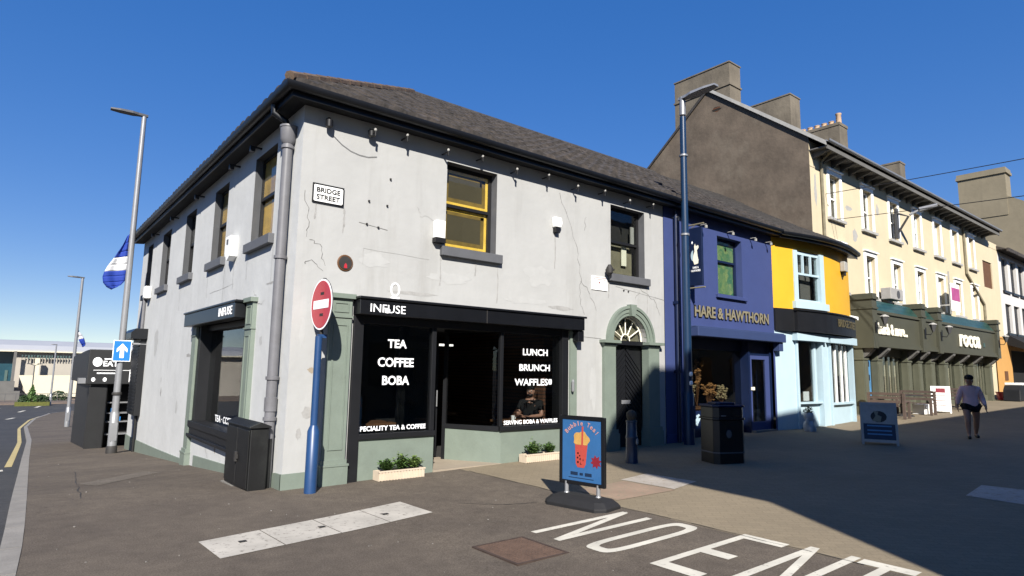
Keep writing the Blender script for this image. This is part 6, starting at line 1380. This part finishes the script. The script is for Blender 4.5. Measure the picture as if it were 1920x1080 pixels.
skin_mesh('body', N, E_, 'skin_dark', pd, 2, 'pelvis', S)
T = {'hem':(0,0,.80,.205,.16),'pelvis':(0,0,.90,.215,.165),'waist':(0,0,1.05,.20,.155),'chest':(0,-.01,1.24,.19,.14),'upper':(0,0,1.36,.14,.11),'collar':(0,0,1.43,.08,.08)}
TE = [('hem','pelvis'),('pelvis','waist'),('waist','chest'),('chest','upper'),('upper','collar')]
for k in 'lr':
    for q, dr_ in (('sh',.022),('el',.022)): n_ = N[k+q]; T[k+q] = (*n_[:3], n_[3]+dr_)
    a = Vector(N[k+'el'][:3]).lerp(Vector(N[k+'wrist'][:3]), .9); T[k+'cuff'] = (*a, .045); TE += [('upper',k+'sh'),(k+'sh',k+'el'),(k+'el',k+'cuff')]
skin_mesh('sweatshirt', T, TE, 'pink_top', pd, 2, 'chest', S)
H_ = {'pelvis':(0,0,.90,.165,.13)}; HE = []
for k in 'lr':
    a = Vector(N[k+'hip'][:3]); b = Vector(N[k+'knee'][:3]); c = a.lerp(b, .45); H_[k+'hip'] = (*a, .130, .130); H_[k+'hem'] = (*c, .112, .112); HE += [('pelvis',k+'hip'),(k+'hip',k+'hem')]
skin_mesh('shorts', H_, HE, 'black_cloth', pd, 2, 'pelvis', S)
for k in 'lr':
    a = N[k+'ankle']; t = N[k+'toe']; skin_mesh('shoe', {'heel':(a[0],a[1]+.03,.045,.044),'mid':((a[0]+t[0])/2,(a[1]+t[1])/2,.045,.048),'toe':(t[0],t[1]-.03,.035,.038),'top':(a[0],a[1],.10,.046)}, [('heel','mid'),('mid','toe'),('heel','top')], 'trainer', pd, 2, 'mid', S)
head_parts(pd, (0,-.008*S,1.57*S), 0, S*1.2, 'hair', cap=True)
# man seated inside the window, forearm on the table
sm = thing('person', 'seated bearded man in a black t-shirt behind LUNCH window, forearm on the table', 'person', (5.36,.95,.05), R_(-55))
N = {'pelvis':(0,.05,.50,.14,.12),'waist':(0,.05,.66,.13,.10),'chest':(0,.03,.86,.165,.11),'upper':(0,.0,1.0,.135,.095),'neck':(0,-.02,1.085,.058),'jaw':(0,-.055,1.155,.064,.072),'skull':(0,-.035,1.235,.082,.096),'crown':(0,-.02,1.29,.062,.072),'nose':(0,-.145,1.21,.015)}
E_ = [('pelvis','waist'),('waist','chest'),('chest','upper'),('upper','neck'),('neck','jaw'),('jaw','skull'),('skull','crown'),('skull','nose')]
for s_, k in ((-1,'l'),(1,'r')):
    N.update({k+'ear':(s_*.09,-.02,1.215,.013,.022), k+'sh':(s_*.195,.0,.985,.064), k+'el':(s_*.25,-.10,.745,.048), k+'wrist':(s_*.10,-.33,.74,.031), k+'hip':(s_*.10,.02,.50,.10), k+'knee':(s_*.13,-.42,.52,.07), k+'ankle':(s_*.13,-.42,.10,.042), k+'toe':(s_*.14,-.56,.03,.036)})
    E_ += [('skull',k+'ear'),('upper',k+'sh'),(k+'sh',k+'el'),(k+'el',k+'wrist'),('pelvis',k+'hip'),(k+'hip',k+'knee'),(k+'knee',k+'ankle'),(k+'ankle',k+'toe')]
    hand(N, E_, N[k+'wrist'][:3], k, (-s_*.5,-.8,0), (0.8*s_,-.5,0), .3)
skin_mesh('body', N, E_, 'skin', sm, 2, 'pelvis')
T = {'pelvis':(0,.05,.52,.16,.135),'waist':(0,.05,.66,.152,.12),'chest':(0,.03,.86,.185,.13),'upper':(0,.0,1.0,.155,.11),'collar':(0,-.015,1.06,.08,.08)}; TE = [('pelvis','waist'),('waist','chest'),('chest','upper'),('upper','collar')]
for k in 'lr':
    a = Vector(N[k+'sh'][:3]); b = Vector(N[k+'el'][:3]); T[k+'sh'] = (*a, .084); T[k+'sl'] = (*a.lerp(b, .7), .070); TE += [('upper',k+'sh'),(k+'sh',k+'sl')]
skin_mesh('t_shirt', T, TE, 'black_cloth', sm, 2, 'chest')
H_ = {'pelvis':(0,.05,.50,.155,.135)}; HE = []
for k in 'lr': H_[k+'hip'] = (*N[k+'hip'][:3], .115); H_[k+'knee'] = (*N[k+'knee'][:3], .085); H_[k+'hem'] = (N[k+'ankle'][0], N[k+'ankle'][1], .15, .07); HE += [('pelvis',k+'hip'),(k+'hip',k+'knee'),(k+'knee',k+'hem')]
skin_mesh('trousers', H_, HE, 'navy_cloth', sm, 2, 'pelvis')
head_parts(sm, (0,-.045,1.225), R_(8), 1.0, 'hair', beard=True)
t = thing('cafe_table', 'brown cafe table behind the LUNCH window where the man sits', 'table', (4.80,.72,.05))
mb = MB(); mb.box(-.42,.34,-.32,.32,.64,.68); mb.build('tabletop', 'wood_brown', t, world=False, bevel=.006)
for x in (-.36,.28):
    for y in (-.26,.26): mb = MB(); mb.box(x-.025,x+.025,y-.025,y+.025,0,.64); mb.build('leg', 'iron', t, world=False)
t = thing('cafe_chair', 'dark cafe chair under the seated man in the shop', 'chair', (5.38,.97,.05), R_(-55))
mb = MB(); mb.box(-.21,.21,-.18,.24,.35,.39); mb.build('seat', 'wood_brown', t, world=False); mb = MB(); mb.box(-.21,.21,.235,.265,.6,.85); mb.build('backrest', 'wood_brown', t, world=False)
for x in (-.19,.19):
    for y, h in ((-.16,.35),(.25,.85)): mb = MB(); mb.box(x-.018,x+.018,y-.018,y+.018,0,h); mb.build('leg', 'iron', t, world=False)
t = thing('coffee_cup', 'small pale cup standing on the brown cafe table', 'cup', (4.62,.62,.732)); mb = MB(); mb.lathe((0,0,0), [(.028,0),(.04,.09),(.042,.095),(.035,.095),(.026,.01)], 14); mb.build('cup_body', 'white_paint', t, world=False, smooth=True)
mb = MB(); mb.tube([(.04,0,.07),(.065,0,.06),(.06,0,.03),(.035,0,.025)], .006, 6); mb.build('handle', 'white_paint', t, world=False)
t = thing('cafe_table', 'low orange brown table behind the TEA COFFEE BOBA window', 'table', (1.75,.95,.05))
mb = MB(); mb.box(-.35,.35,-.3,.3,.70,.74); mb.build('tabletop', 'wood_brown', t, world=False)
for x in (-.3,.3):
    for y in (-.24,.24): mb = MB(); mb.box(x-.025,x+.025,y-.025,y+.025,0,.70); mb.build('leg', 'iron', t, world=False)
